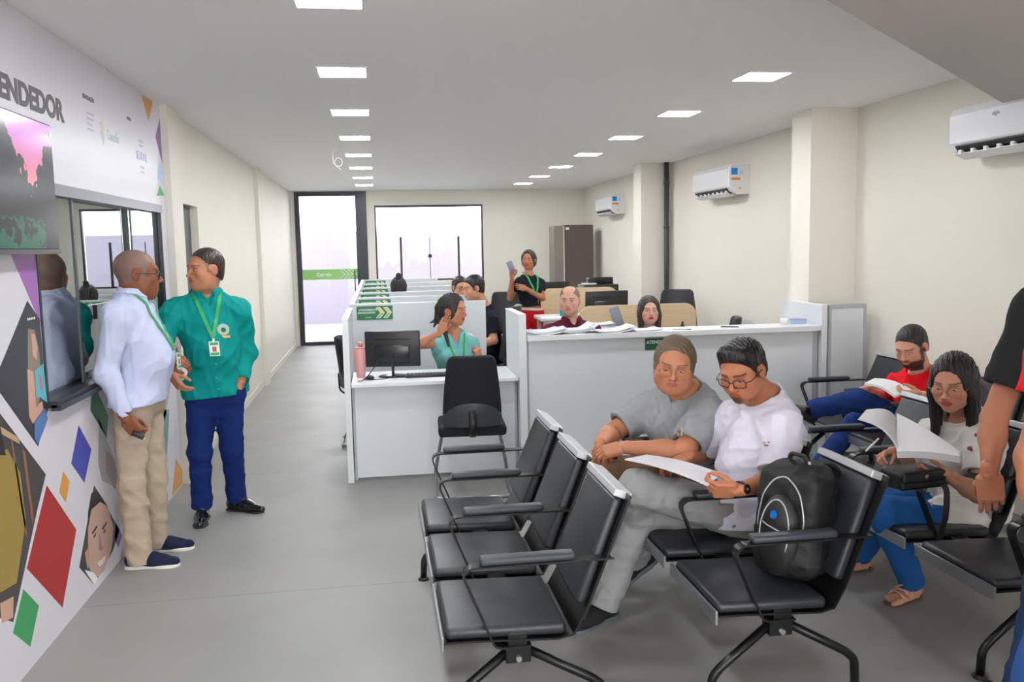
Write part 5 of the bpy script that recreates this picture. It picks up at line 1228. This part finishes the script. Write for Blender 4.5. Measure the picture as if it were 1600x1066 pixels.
# 4 --- head with bun
J = JJ(P=(0.25, 10.75, .52), N=(0.25, 10.72, 1.10), SR=(.42, 10.72, 1.02), SL=(.09, 10.72, 1.02), ER=(.46, 10.9, .78), EL=(.05, 10.9, .78), WR=(.38, 11.1, .78), WL=(.12, 11.1, .78), H=(.25, 10.75, 1.245)); seat(J, (0, 1), knee=.40)
person('person with black hair in a bun, only the head showing above the partitions', J, (0, 1, -.25), skin=SK_M, fem=True, build=.9, h=.010, hh=.006, head_h=.004, hs=1.12, shirt=dict(mat=cloth('dark_teal', (.01, .10, .09))), pants=dict(mat=cloth('black', (.012, .012, .014))), shoes=dict(style='dress', col=(.01, .01, .012), toeR=(0, 1, 0), toeL=(0, 1, 0)),
    hair=dict(style='bun', mat=H_blk, t=.008, tail=[((0, -.085, .095), (0, -.10, .125), .034, .030)]), hands=dict(R=dict(dir=(0, 1, 0), back=(0, 0, 1)), L=dict(dir=(0, 1, 0), back=(0, 0, 1))))
# 5 --- man with glasses behind the partition
J = JJ(P=(.91, 10.0, .56), N=(.91, 9.96, 1.12), SR=(.73, 9.94, 1.03), SL=(1.09, 9.94, 1.03), ER=(.69, 9.82, .84), EL=(1.13, 9.82, .84), WR=(.76, 9.62, .84), WL=(1.04, 9.62, .84), H=(719, 449, 9.92)); seat(J, (0, -1), knee=.36)
p = person('person with glasses and short brown hair peeking from behind the man in black', J, (.35, -.9, -.1), skin=SK_L, build=.95, h=.010, hh=.006, head_h=.004, hs=1.02, shirt=dict(mat=cloth('white_shirt', (.6, .6, .62))), pants=dict(mat=cloth('black', (.012, .012, .014))), shoes=dict(style='dress', col=(.01, .01, .012), toeR=(0, -1, 0), toeL=(0, -1, 0)), hair=dict(style='short', mat=H_brn, t=.009, amp=.002), hands=dict(R=dict(dir=(0, -1, 0), back=(0, 0, 1)), L=dict(dir=(0, -1, 0), back=(0, 0, 1))))
glasses(p, M_gf, 'rect', r=.002)
# 6 --- man in black t-shirt
J = JJ(P=(776, 588, 8.75), N=(757, 479, 8.72), SR=(754, 498, 8.90), SL=(766, 500, 8.56), ER=(752, 530, 8.93), WR=(725, 530, 8.85), EL=(772, 532, 8.48), WL=(742, 541, 8.50), H=(740, 450, 8.68)); seat(J, (-1, 0), knee=.40)
p = person('person with black hair in a black t-shirt sitting in profile behind the receptionist', J, (-.96, -.22, -.18), skin=SK_L, build=1.0, h=.008, hh=.005, head_h=.0038, hs=1.05, shirt=dict(mat=cloth('black_tee', (.010, .012, .020))), pants=dict(mat=cloth('black', (.012, .012, .014))), shoes=dict(style='dress', col=(.01, .01, .012), toeR=(-1, 0, 0), toeL=(-1, 0, 0)), hair=dict(style='short', mat=H_blk, t=.008, amp=.0015), hands=dict(R=dict(dir=(-1, 0, 0), back=(0, 0, 1)), L=dict(dir=(-1, 0, 0), back=(0, 0, 1))))
# 7 --- standing woman with phone
J = JJ(P=(828, 489, 10.5), N=(826, 430, 10.48), SR=(811, 442, 10.40), SL=(844, 443, 10.52), ER=(797, 466, 10.42), WR=(800, 434, 10.30), EL=(848, 466, 10.48), WL=(821, 451, 10.28), H=(826, 406, 10.46))
P_ = J['P']; J.update(HR=P_ + V3(-.09, -.02, -.03), HL=P_ + V3(.09, .02, -.03), KR=V3(P_[0] - .10, 10.46, .48), KL=V3(P_[0] + .10, 10.50, .48), AR=V3(P_[0] - .10, 10.5, .088), AL=V3(P_[0] + .12, 10.52, .088))
p = person('person standing in a black top and red trousers, holding up a phone', J, (-.42, -.9, .0), skin=SK_T, fem=True, build=.92, bust=.02, h=.007, hh=.004, head_h=.0035, hs=1.05, arm=.85, head=dict(lip=(.5, .02, .03)), shirt=dict(mat=cloth('black_tee', (.010, .012, .020)), hem=.09, t=.55, name='top'), pants=dict(mat=cloth('red', (.62, .012, .02)), top=.07), shoes=dict(style='dress', col=(.01, .01, .012), toeR=(-.4, -1, 0), toeL=(.3, -1, 0)),
    hair=dict(style='tied', mat=H_blk, t=.008, tail=[((0, -.10, .02), (.01, -.10, -.09), .034, .02)]), hands=dict(R=dict(dir=(.0, -.1, 1), back=(-.6, .8, 0), curl=(.8, .8, .85, .9)), L=dict(dir=(-.9, -.1, .25), back=(0, -1, .2), curl=(.4, .5, .6, .7))))
lanyard(p, M_lan, drop=.24, w=.022, badge=False); glasses(p, M_gm, 'round', r=.001)
F = Field(); bt = J['P'] + p['up'] * .055; F.cap(bt - p['l'] * .0, bt + p['up'] * .001, .01, .01, .01)
bm = bmesh.new(); pts = [bt + p['l'] * .168 * math.cos(a) + p['fwd'] * .132 * math.sin(a) - p['B'] for a in [2 * PI * k / 24 for k in range(25)]]
strap(bm, pts, .030, .004, [Vector((p['l'] * math.cos(a) + p['fwd'] * math.sin(a)).tolist()) for a in [2 * PI * k / 24 for k in range(25)]]); obj('belt', bm, mat('cream_belt', (.66, .58, .48), .5), p['root'])
t = empty('mobile_phone', J['WR'] + V3(-.012, -.02, .125), 0, 'mobile phone held up by the woman in red trousers', 'phone'); bm = bmesh.new(); rbox(bm, -.036, -.005, -.075, .036, .005, .075, .004, 2, M=Matrix.Rotation(-.35, 4, 'Y')); obj('body', bm, mat('phone_lilac', (.22, .22, .34), .3), t)
# 8 --- man in maroon polo behind the counter
J = JJ(P=(893, 597, 7.36), N=(893, 503, 7.34), SR=(859, 520, 7.32), SL=(927, 519, 7.34), ER=(846, 562, 7.20), WR=(872, 565, 7.00), EL=(940, 562, 7.20), WL=(914, 565, 7.0), H=(890, 470, 7.30)); seat(J, (0, -1), knee=.36)
person('person with receding grey hair in a maroon polo shirt sitting behind the counter', J, (-.36, -.93, .0), skin=(.60, .33, .25), build=1.05, belly=.02, h=.006, hh=.005, head_h=.003, hs=1.06, shirt=dict(mat=cloth('maroon', (.12, .012, .030)), collar=1, v=.06, hem=-.03), pants=dict(mat=cloth('black', (.012, .012, .014))), shoes=dict(style='dress', col=(.01, .01, .012), toeR=(0, -1, 0), toeL=(0, -1, 0)),
    hair=dict(style='balding', mat=mat('hair_grey', (.20, .14, .10), .6), t=.005, amp=.001), head=dict(fat=.1, brow=(.16, .10, .07)), hands=dict(R=dict(dir=(.2, -1, 0), back=(0, 0, 1)), L=dict(dir=(-.2, -1, 0), back=(0, 0, 1))))
# 9 --- woman in green behind the counter
J = JJ(P=(1017, 600, 7.36), N=(1016, 513, 7.33), SR=(986, 530, 7.30), SL=(1045, 530, 7.34), ER=(976, 562, 7.15), WR=(998, 565, 6.98), EL=(1056, 565, 7.15), WL=(1036, 566, 6.98), H=(1014, 485, 7.30)); seat(J, (0, -1), knee=.36)
p = person('person with long brown hair in a dark green top sitting behind the counter', J, (-.12, -1, .02), skin=(.60, .34, .26), fem=True, build=.98, h=.006, hh=.005, head_h=.003, hs=1.08, arm=.85, shirt=dict(mat=cloth('dark_green', (.005, .075, .065)), v=.05, t=.4, hem=-.03, name='top'), pants=dict(mat=cloth('black', (.012, .012, .014))), shoes=dict(style='dress', col=(.01, .01, .012), toeR=(0, -1, 0), toeL=(0, -1, 0)),
    hair=dict(style='long', mat=H_brn, t=.010, L=(.12, .12), fh=.052, amp=.002), head=dict(lip=(.45, .05, .06), mouth_open=.001), hands=dict(R=dict(dir=(.2, -1, 0), back=(0, 0, 1)), L=dict(dir=(-.2, -1, 0), back=(0, 0, 1))))
# 10 --- woman in grey t-shirt
J = JJ(P=(1088, 742, 4.22), N=(1072, 612, 4.10), SR=(1015, 638, 4.26), SL=(1102, 645, 3.95), ER=(957, 676, 4.20), WR=(937, 700, 3.98), EL=(1068, 706, 3.84), WL=(972, 699, 3.90), H=(1054, 568, 3.98))
J['P'][2] = max(J['P'][2], .55); Pq = J['P']; J.update(HR=Pq + V3(-.02, .10, -.02), HL=Pq + V3(-.02, -.08, -.02), KR=V3(Pq[0] - .46, 4.30, .50), KL=V3(Pq[0] - .46, 4.06, .51), AR=V3(Pq[0] - .50, 4.34, .088), AL=V3(Pq[0] - .52, 4.08, .088))
p = person('seated person with greying tied hair and grey t-shirt, arms over a brown handbag', J, (-.36, -.92, -.22), up=(.12, 0, 1), skin=(.52, .215, .115), fem=True, build=1.22, belly=.05, bust=.05, h=.005, hh=.0028, head_h=.0024, hs=1.17, arm=1.22,
    neck_r=.056, head=dict(fat=.35, lip=(.40, .12, .10)), eye=dict(look=(.5, -.4), lid=.0008), shirt=dict(mat=cloth('heather_grey', (.30, .31, .325)), v=.06, t=.80, sr=.022, hem=-.02, infl=.02, amp=.009), pants=dict(mat=cloth('black', (.012, .012, .014))),
    shoes=dict(style='trainer', col=(.012, .012, .014), toeR=(-1, 0, 0), toeL=(-1, 0, 0)), hands=dict(R=dict(dir=(-.12, -.35, -.9), back=(-.6, -.6, .1), curl=(.35, .4, .5, .6), size=1.0), L=dict(dir=(-1, .1, -.25), back=(0, -.4, .9), curl=(.45, .5, .55, .6), size=1.0)),
    hair=dict(style='tied', mat=H_gry, t=.003, amp=.002, dir=(.2, 1, 0), tail=[((0, -.09, .0), (.03, -.12, -.05), .028, .018), ((.03, -.12, -.05), (.06, -.11, -.09), .016, .006)]))
glasses(p, M_gm, 'rect', r=.0016, drop=.008)
B = p['B']; bm = bmesh.new(); fr = p['fwd']; l_ = p['l']; u_ = p['up']
def on_shirt(p, px, py, Y): return on_surface(p['shirt'], p['B'], [W(px, py, Y)], .003)[0]
for (px, py, r, mi) in ((1018, 655, .026, 0), (1008, 662, .022, 0), (1024, 645, .018, 0), (1002, 645, .012, 1), (1012, 640, .010, 1), (1016, 668, .016, 0), (998, 653, .010, 1)):
    q = on_shirt(p, px, py, 3.75); M = Matrix(((l_[0], fr[0], u_[0], q[0]), (l_[1], fr[1], u_[1], q[1]), (l_[2], fr[2], u_[2], q[2]), (0, 0, 0, 1)))
    for k in range(5): disc(bm, r * .5, .004 + k * .0003, mi, M, sx=.45, c=(r * .6 * math.cos(k * 1.3), r * .6 * math.sin(k * 1.3)))
obj('shirt_print', bm, [mat('print_ivory', (.62, .60, .52), .7), mat('print_rust', (.42, .16, .08), .7)], p['root'])
# brown handbag in her lap
c0 = W(985, 742, 3.98)
t = empty('handbag', c0 - V3(0, 0, .12), -.25, 'tan leather handbag resting on the lap of the woman in grey', 'handbag')
F = Field(); F.boxr((0, 0, .10), (.105, .045, .075), .03, .02); F.ell((0, -.02, .05), (.125, .06, .06), .04); V, Q = F.mesh(.006); Mb = mat('tan_leather', (.25, .13, .065), .5, bump=.1, bscale=120); obj('body', to_mesh('body', V, outward(V, Q)), Mb, t)
for s in (-1, 1): bm = bmesh.new(); tube(bm, roundpath([(-.07, s * .03, .20), (-.07, s * .035, .27), (.07, s * .035, .29), (.08, s * .03, .20)], .06), .006, 8); obj('handle', bm, mat('dark_leather', (.12, .055, .03), .5), t, smooth=True)
bm = bmesh.new(); tube(bm, [(.02, -.078, .16), (.05, -.085, .15), (.05, -.088, .13)], .008, 8); obj('clasp', bm, mat('brass', (.6, .4, .15), .3, metal=1), t)
# 11 --- man in white t-shirt
J = JJ(P=(1196, 800, 3.68), N=(1196, 622, 3.70), SR=(1140, 658, 3.88), SL=(1222, 668, 3.52), ER=(1096, 708, 3.98), WR=(1070, 716, 3.76), EL=(1212, 752, 3.40), WL=(1150, 766, 3.24), HR=(1172, 806, 3.80), HL=(1180, 812, 3.58),
       KR=(1000, 800, 3.74), KL=(996, 762, 3.58), AR=(948, 936, 3.66), AL=(992, 866, 3.98), H=(1160, 578, 3.62))
J['AR'] = G(944, 966)
p = person('person with goatee in white t-shirt and grey trousers reading a sheet, legs crossed', J, (-.72, -.58, -.38), up=(-.1, -.05, 1), skin=(.50, .195, .100), build=1.10, belly=.055, h=.0045, hh=.0026, head_h=.0022, hs=1.12, arm=1.05,
    head=dict(beard=((.05, .025, .02), .85, 'goatee'), fat=.1, brow=(.03, .015, .01)), eye=dict(look=(0, -.6), lid=.0016), shirt=dict(mat=cloth('white_tee', (.76, .74, .86), .8), t=.82, sr=.026, hem=-.02, infl=.028, amp=.007, fs=.13), pants=dict(mat=cloth('light_grey_trousers', (.31, .305, .31)), hem=.078, top=.10, thigh=.094, knee=.080, calf=.076, amp=.008, fwd=(-1, 0, 0)),
    shoes=dict(style='trainer', col=(.014, .014, .016), toeR=(-.75, -.55, 0), toeL=(-.75, -.1, -.5), upL=(-.4, 0, .8), size=1.1), hands=dict(R=dict(dir=(-.9, -.25, -.30), back=(-.2, -.1, .9), curl=(.55, .7, .8, .9), thumb=(.5, .4)), L=dict(dir=(-1, .12, .05), back=(-.1, -.85, -.5), curl=(.7, .8, .85, .9), thumb=(.3, .3))),
    hair=dict(style='short', mat=H_blk, t=.008, amp=.0022, quiff=True))
glasses(p, M_gf, 'rect', r=.0020, drop=.006)
bm = bmesh.new(); q = on_shirt(p, 1148, 660, 3.4); lathe(bm, [(.010, 0), (.010, .003)], 10, tuple(q)); 
for dx in (-.010, .010): lathe(bm, [(.006, 0), (.006, .003)], 8, (q[0] + dx, q[1] - .002, q[2] + .012))
obj('shirt_print', bm, mat('print_rose', (.5, .2, .18), .7), p['root'])
wr = J['WL'] - p['B']; dd = nrm(J['WL'] - J['EL']); e1 = nrm(np.cross(dd, (0, 0, 1))); e2 = np.cross(dd, e1); cw = wr - dd * .022
bm = bmesh.new(); strap(bm, [cw + (e1 * math.cos(a) + e2 * math.sin(a)) * .0315 for a in [2 * PI * k / 20 for k in range(21)]], .022, .003, [Vector((e1 * math.cos(a) + e2 * math.sin(a)).tolist()) for a in [2 * PI * k / 20 for k in range(21)]])
n_ = nrm(V3(-.1, -.85, .2) - dd * (V3(-.1, -.85, .2) @ dd)); c1 = cw + n_ * .034; tube(bm, [c1 - n_ * .004, c1 + n_ * .008], .020, 18); obj('wristwatch', bm, M_black, p['root'])
# sheet in his hands
def sheet(name, P4, label, m=M_paper, th=.004, sag=0, n=10, group=None, pieces=1, cat='papers'):
    """curved sheet block over 4 corners a,b,c,d (a-b bottom edge, d-c top edge)"""
    a, b, c, d = [V3(q) for q in P4]; o = (a + b + c + d) / 4; nn = nrm(np.cross(b - a, d - a)); nn = nn * (1 if nn[2] > 0 else -1)
    t = empty(name, o, 0, label, cat, group)
    for q in range(pieces):
        bm = bmesh.new(); rows = []
        for i in range(n + 1):
            u = i / n; r = []
            for j in (0, 1): r.append((a + (b - a) * u) * (1 - j) + (d + (c - d) * u) * j - o + nn * (math.sin(u * PI) * sag + q * (th + .001)))
            rows.append([bm.verts.new(x.tolist()) for x in (r[0], r[1], r[1] + nn * th, r[0] + nn * th)])
        for i in range(n):
            for k in range(4): bm.faces.new((rows[i][k], rows[i + 1][k], rows[i + 1][(k + 1) % 4], rows[i][(k + 1) % 4]))
        bm.faces.new(rows[0]); bm.faces.new(rows[-1][::-1]); bmesh.ops.recalc_face_normals(bm, faces=list(bm.faces)); obj('sheets', bm, m, t, smooth=False)
    return t
M_prt = mat('printed_sheet', (.80, .80, .83), .7)
n_ = M_prt.node_tree.nodes; l__ = M_prt.node_tree.links; tc_ = n_.new('ShaderNodeTexCoord'); wv = n_.new('ShaderNodeTexWave'); wv.inputs['Scale'].default_value = 22; wv.inputs['Distortion'].default_value = .3; wv.bands_direction = 'Y'; l__.new(tc_.outputs['Object'], wv.inputs['Vector'])
nz_ = n_.new('ShaderNodeTexNoise'); nz_.inputs['Scale'].default_value = 70; l__.new(tc_.outputs['Object'], nz_.inputs['Vector']); mm = n_.new('ShaderNodeMath'); mm.operation = 'MULTIPLY'; l__.new(wv.outputs['Fac'], mm.inputs[0]); l__.new(nz_.outputs['Fac'], mm.inputs[1])
rp = n_.new('ShaderNodeValToRGB'); l__.new(mm.outputs[0], rp.inputs[0]); rp.color_ramp.elements[0].position = .30; rp.color_ramp.elements[0].color = (.80, .80, .83, 1); rp.color_ramp.elements[1].position = .50; rp.color_ramp.elements[1].color = (.60, .60, .66, 1); l__.new(rp.outputs[0], n_['Principled BSDF'].inputs['Base Color'])
t = sheet('document', [W(976, 719, 3.52), W(1106, 760, 3.22), W(1128, 742, 3.46), W(1010, 712, 3.80)], 'printed sheets held by the man in the white t-shirt', m=M_prt, sag=.012, pieces=2, th=.002)
# 12 --- man in red t-shirt
J = JJ(P=(1448, 668, 5.31), N=(1440, 583, 5.31), SR=(1404, 600, 5.51), SL=(1470, 606, 5.11), ER=(1380, 622, 5.59), WR=(1352, 608, 5.37), EL=(1476, 640, 5.01), WL=(1436, 617, 4.87), H=(1424, 541, 5.25), HR=(1432, 672, 5.43), HL=(1442, 674, 5.21),
       KR=(1335, 662, 5.45), KL=(1342, 625, 5.17), AR=(1262, 745, 5.40), AL=(1268, 640, 5.25))
J['AR'][2] = .088
p = person('bearded person in a bright red t-shirt and blue jeans reading by the wall', J, (-.80, -.42, -.40), skin=SK_L, build=1.08, belly=.03, h=.006, hh=.0035, head_h=.0028, hs=1.14, head=dict(beard=((.03, .015, .012), .95, 'full')), eye=dict(look=(0, -.6), lid=.0014),
    shirt=dict(mat=cloth('bright_red', (.78, .004, .014), .8), t=.70, sr=.020, hem=-.02, infl=.021, amp=.008), pants=dict(mat=cloth('dark_blue_denim', (.012, .035, .16)), hem=.064, top=.10, thigh=.09, knee=.072, calf=.066, fwd=(-1, 0, 0)), shoes=dict(style='dress', col=(.02, .012, .010), toeR=(-1, -.1, 0), toeL=(-.6, -.2, .35), upL=(.4, 0, .8)),
    hair=dict(style='short', mat=H_blk, t=.005, amp=.0012), hands=dict(R=dict(dir=(-1, -.2, -.1), back=(0, .3, .9), curl=(.5, .6, .6, .7)), L=dict(dir=(-1, .05, 0), back=(0, -.6, -.6), curl=(.5, .6, .7, .8))))
bm = bmesh.new(); q = on_shirt(p, 1432, 578, 4.9); a_ = Matrix.Translation(q); box(bm, -.032, -.003, -.006, .032, .0, .006, 0, a_ @ Matrix.Rotation(.15, 4, 'Y') @ Matrix.Rotation(-.6, 4, 'Z')); obj('shirt_logo', bm, M_white, p['root'])
sheet('document', [W(1350, 602, 5.2), W(1398, 622, 4.8), W(1424, 612, 5.0), W(1366, 594, 5.4)], 'papers in the hands of the man in the red t-shirt', pieces=3, sag=.02)
# 13 --- woman with papers
J = JJ(P=(1520, 790, 3.72), N=(1508, 655, 3.72), SR=(1456, 682, 3.90), SL=(1540, 690, 3.52), ER=(1428, 728, 4.02), WR=(1394, 706, 3.84), EL=(1528, 772, 3.42), WL=(1482, 744, 3.32), H=(1490, 596, 3.64), HR=(1498, 806, 3.84), HL=(1502, 812, 3.62),
       KR=(1392, 790, 3.86), KL=(1384, 802, 3.62), AR=(2.42, 4.02, .088), AL=(1422, 905, 3.74))
J['AL'] = G(1423, 935); J['AR'] = V3(2.45, 4.05, .088)
p = person('person with round glasses and white embroidered blouse reading a thick document', J, (-.78, -.55, -.26), skin=(.60, .29, .19), fem=True, build=1.05, belly=.02, bust=.03, h=.0048, hh=.0028, head_h=.0022, hs=1.16, arm=.98, head=dict(lip=(.42, .09, .08)), eye=dict(look=(0, -.5), lid=.0012),
    shirt=dict(mat=cloth('ivory_blouse', (.66, .63, .58), .8), t=.62, sr=.024, hem=-.04, infl=.030, amp=.008, v=.04, name='blouse'), pants=dict(mat=cloth('bright_denim', (.016, .10, .32)), hem=.060, top=.10, thigh=.095, knee=.080, calf=.068, amp=.005, fwd=(-1, 0, 0)), shoes=dict(style='sandal', toeR=(-1, -.1, 0), toeL=(-1, -.38, 0)),
    hair=dict(style='long', mat=H_blk, t=.006, L=(.25, .20), fh=.052, amp=.0022), hands=dict(R=dict(dir=(-.9, -.3, -.1), back=(-.2, .5, .7), curl=(.6, .7, .8, .9), thumb=(.4, .4)), L=dict(dir=(-1, .1, .1), back=(0, -.5, -.8), curl=(.3, .35, .4, .5))))
glasses(p, M_gm, 'round', r=.0015, drop=.006)
bm = bmesh.new()
for i, (px, py) in enumerate(((1476, 672), (1478, 682), (1480, 692), (1474, 686), (1458, 618 + 40), (1450, 650), (1432, 668), (1560, 650))):
    q = on_shirt(p, px, py, 3.4); bmesh.ops.create_uvsphere(bm, u_segments=8, v_segments=5, radius=.0055 if i < 4 else .009, matrix=Matrix.Translation(q))
obj('embroidery', bm, mat('embroidery_plum', (.28, .07, .12), .7), p['root'])['kind'] = 'stuff'
# open thick document
t = sheet('open_document', [W(1402, 716, 3.34), W(1500, 724, 3.16), W(1502, 716, 3.22), W(1402, 655, 3.66)], 'thick open stack of white pages held by the woman in the white blouse', pieces=5, th=.0055, sag=.010)
o0 = V3(t.location)
t2 = sheet('tmp', [W(1403, 704, 3.36), W(1340, 656, 3.46), W(1352, 642, 3.60), W(1400, 656, 3.66)], 'x', pieces=2, th=.003, sag=.03)
for c in list(t2.children):
    c.name = 'turned_page'; c.data.transform(Matrix.Translation((V3(t2.location) - o0).tolist())); c.parent = t
bpy.data.objects.remove(t2)
t = empty('pen', W(1362, 697, 3.60), 0, 'white pen held by the woman reading the thick document', 'pen'); bm = bmesh.new(); tube(bm, [(-.035, -.01, -.02), (.04, .01, .03)], .0045, 8); obj('barrel', bm, M_white, t)
# black purse on her lap
t = empty('black_purse', W(1425, 757, 3.36), .12, 'small black purse with a strap on the lap of the woman with the document', 'handbag')
F = Field(); F.boxr((0, 0, .035), (.095, .055, .018), .022, .02); V, Q = F.mesh(.005); obj('body', to_mesh('body', V, outward(V, Q)), mat('black_leather', (.008, .008, .009), .45, bump=.1, bscale=150), t)
bm = bmesh.new(); rbox(bm, -.112, -.082, .025, .11, -.02, .078, .014, 3); obj('flap', bm, MATS['black_leather'], t)
bm = bmesh.new(); tube(bm, [(0, -.086, .045), (0, -.083, .058), (.008, -.083, .058)], .006, 8); obj('clasp', bm, MATS['brass'], t)
bm = bmesh.new(); pts = roundpath([(.09, -.03, .03), (.10, -.09, .0), (.075, -.12, -.10), (.06, -.10, -.22)], .05); strap(bm, pts, .03, .004, Vector((0, -1, .1))); obj('strap', bm, MATS['black_leather'], t)
# 14, 15 --- two men standing at the right edge
J = dict(P=V3(2.44, 2.60, .98), N=V3(2.40, 2.60, 1.58), SL=V3(2.20, 2.61, 1.46), SR=V3(2.61, 2.61, 1.46), EL=W(1553, 655, 2.62), WL=W(1546, 742, 2.54), ER=V3(2.70, 2.62, 1.18), WR=V3(2.70, 2.55, .95), H=V3(2.42, 2.62, 1.74), HR=V3(2.53, 2.60, .93), HL=V3(2.32, 2.60, .93), KR=V3(2.54, 2.58, .50), KL=V3(2.28, 2.58, .50), AR=V3(2.55, 2.60, .088), AL=V3(2.24, 2.62, .088))
person('person standing at the right edge in a charcoal t-shirt, arm hanging', J, (.2, 1, 0), skin=(.42, .165, .090), build=1.12, h=.0055, hh=.0028, head_h=.004, hs=1.05, shirt=dict(mat=cloth('charcoal_tee', (.022, .023, .025)), t=.70, sr=.024, hem=-.06, infl=.021, amp=.007), pants=dict(mat=cloth('mid_denim', (.022, .055, .14)), hem=.085, thigh=.10, knee=.080, calf=.078, amp=.007, ext=-.02),
    shoes=dict(style='trainer', col=(.014, .014, .016), toeR=(.3, 1, 0), toeL=(-.1, 1, 0)), hair=dict(style='short', mat=H_blk, t=.006, amp=.0015), arm=1.02, hands=dict(L=dict(dir=(.18, .05, -1), back=(-.5, -.8, 0), curl=(.3, .35, .4, .45), size=1.0), R=dict(dir=(0, 0, -1), back=(1, 0, 0))))
J = dict(P=V3(2.12, 2.04, .96), N=V3(2.10, 2.04, 1.50), SL=V3(1.92, 2.05, 1.40), SR=V3(2.30, 2.05, 1.40), EL=V3(1.845, 2.06, 1.12), WL=V3(1.865, 2.02, .88), ER=V3(2.38, 2.06, 1.12), WR=V3(2.38, 2.02, .86), H=V3(2.10, 2.06, 1.66), HR=V3(2.21, 2.04, .92), HL=V3(2.02, 2.04, .92), KR=V3(2.22, 2.03, .50), KL=V3(1.96, 2.03, .50), AR=V3(2.23, 2.05, .088), AL=V3(1.94, 2.06, .088))
for k in J: J[k] = J[k] + V3(-.105 - (.06 if k in ('KL', 'AL') else 0), 0, 0)
person('person at the right edge showing only a red sleeve and bright jeans', J, (.2, 1, 0), skin=(.42, .165, .090), build=1.0, h=.006, hh=.003, head_h=.004, hs=1.0, shirt=dict(mat=cloth('bright_red', (.78, .004, .014)), t=.42, sr=.030, hem=-.06, infl=.016), pants=dict(mat=cloth('bright_denim2', (.03, .09, .30)), hem=.082, thigh=.092, knee=.078, calf=.076, ext=-.02),
    shoes=dict(style='sneaker', col=(.05, .05, .055), toeR=(.3, 1, 0), toeL=(-.1, 1, 0)), hair=dict(style='short', mat=H_blk, t=.006, amp=.0015), hands=dict(L=dict(dir=(.05, .05, -1), back=(-1, 0, 0)), R=dict(dir=(0, 0, -1), back=(1, 0, 0))))
# ------------------------------------------------------------------ backpack on the bench
M_bp = mat('black_nylon', (.008, .008, .009), .6, bump=.25, bscale=400); M_bp2 = mat('black_nylon_smooth', (.011, .011, .013), .5, bump=.1, bscale=300); M_zip = mat('silver_zip', (.55, .56, .58), .35, metal=.5)
t = empty('backpack', (1.55, 3.07, .432), .55, 'black backpack with silver zips and a blue emblem standing on the middle bench', 'backpack')
# local frame: -X is the front of the pack
tilt = .10
def bpT(V): V = V.copy(); V[:, 0] += tilt * V[:, 2]; return V
F = Field(); F.boxr((.02, 0, .20), (.045, .082, .150), .055, .03); F.ell((.03, 0, .34), (.09, .115, .10), .05); F.ell((.0, 0, .10), (.115, .135, .11), .05)
F.plane((0, 0, .0), (0, 0, -1)); F.fun(folds(.006, .12, 5)); V, Q = F.mesh(.006); V = bpT(V); main = obj('main_compartment', to_mesh('m', V, outward(V, Q)), M_bp, t)
F = Field(); F.ell((-.085, 0, .16), (.055, .088, .165), .03); F.plane((0, 0, .015), (0, 0, -1)); F.plane((-.02, 0, 0), (1, 0, 0)); V, Q = F.mesh(.005); V = bpT(V); obj('front_pocket', to_mesh('m', V, outward(V, Q)), M_bp2, t)
bp_bvh = []
for o_ in t.children: bp_bvh.append(BVHTree.FromPolygons([v.co for v in o_.data.vertices], [tuple(q.vertices) for q in o_.data.polygons]))
def onpack(y, z, off=.001):
    best = None
    for b_ in bp_bvh:
        hit = b_.ray_cast(Vector((-.5, y, z)), Vector((1, 0, 0)))
        if hit[0] is not None and (best is None or hit[0].x < best.x): best = hit[0]
    return best + Vector((-off, 0, 0)) if best is not None else None
def zipline(pts, r=.0034):
    q = [onpack(*p_) for p_ in pts]; q = [a for a in q if a is not None]; bm = bmesh.new(); tube(bm, q, r, 6); return obj('zip', bm, M_zip, t, smooth=True)
zipline([(.062 * math.cos(a), .18 + .125 * math.sin(a)) for a in [-.5 + (PI + 1.0) * k / 24 for k in range(25)]])
zipline([(.098 * math.cos(a), .20 + .185 * math.sin(a)) for a in [-.1 + (PI + .2) * k / 24 for k in range(25)]])
zipline([(.048, .215), (.02, .208), (-.02, .198), (-.042, .192)])
c_ = onpack(.0, .252, .002); bm = bmesh.new(); disc(bm, .017, .0, 0, Matrix.Translation(c_) @ Matrix.Rotation(-PI / 2, 4, 'Z') @ Matrix.Rotation(-.15, 4, 'X'), sx=.85); obj('emblem', bm, mat('emblem_blue', (.01, .16, .55), .3), t)
bm = bmesh.new(); tube(bm, roundpath([(.06, -.035, .40), (.055, -.04, .455), (.06, .04, .46), (.07, .04, .40)], .04), .009, 8); obj('top_handle', bm, M_bp2, t, smooth=True)
bm = bmesh.new(); tube(bm, [(.045, -.055, .44), (.045, -.06, .40)], .006, 8); obj('zip_pull', bm, M_zip, t)
for s in (-1, 1):
    bm = bmesh.new(); pts = roundpath([(.10, s * .06, .38), (.17, s * .075, .40), (.215, s * .09, .30), (.20, s * .10, .14), (.13, s * .11, .05)], .07, 6); strap(bm, pts, .055, .014, [Vector((1, 0, .15))] * len(pts)); obj('shoulder_strap', bm, M_bp, t)
bm = bmesh.new(); box(bm, .205, -.112, .27, .222, -.098, .28); box(bm, .195, -.118, .18, .212, -.104, .19); obj('red_stitching', bm, mat('red_thread', (.5, .01, .02), .6), t)
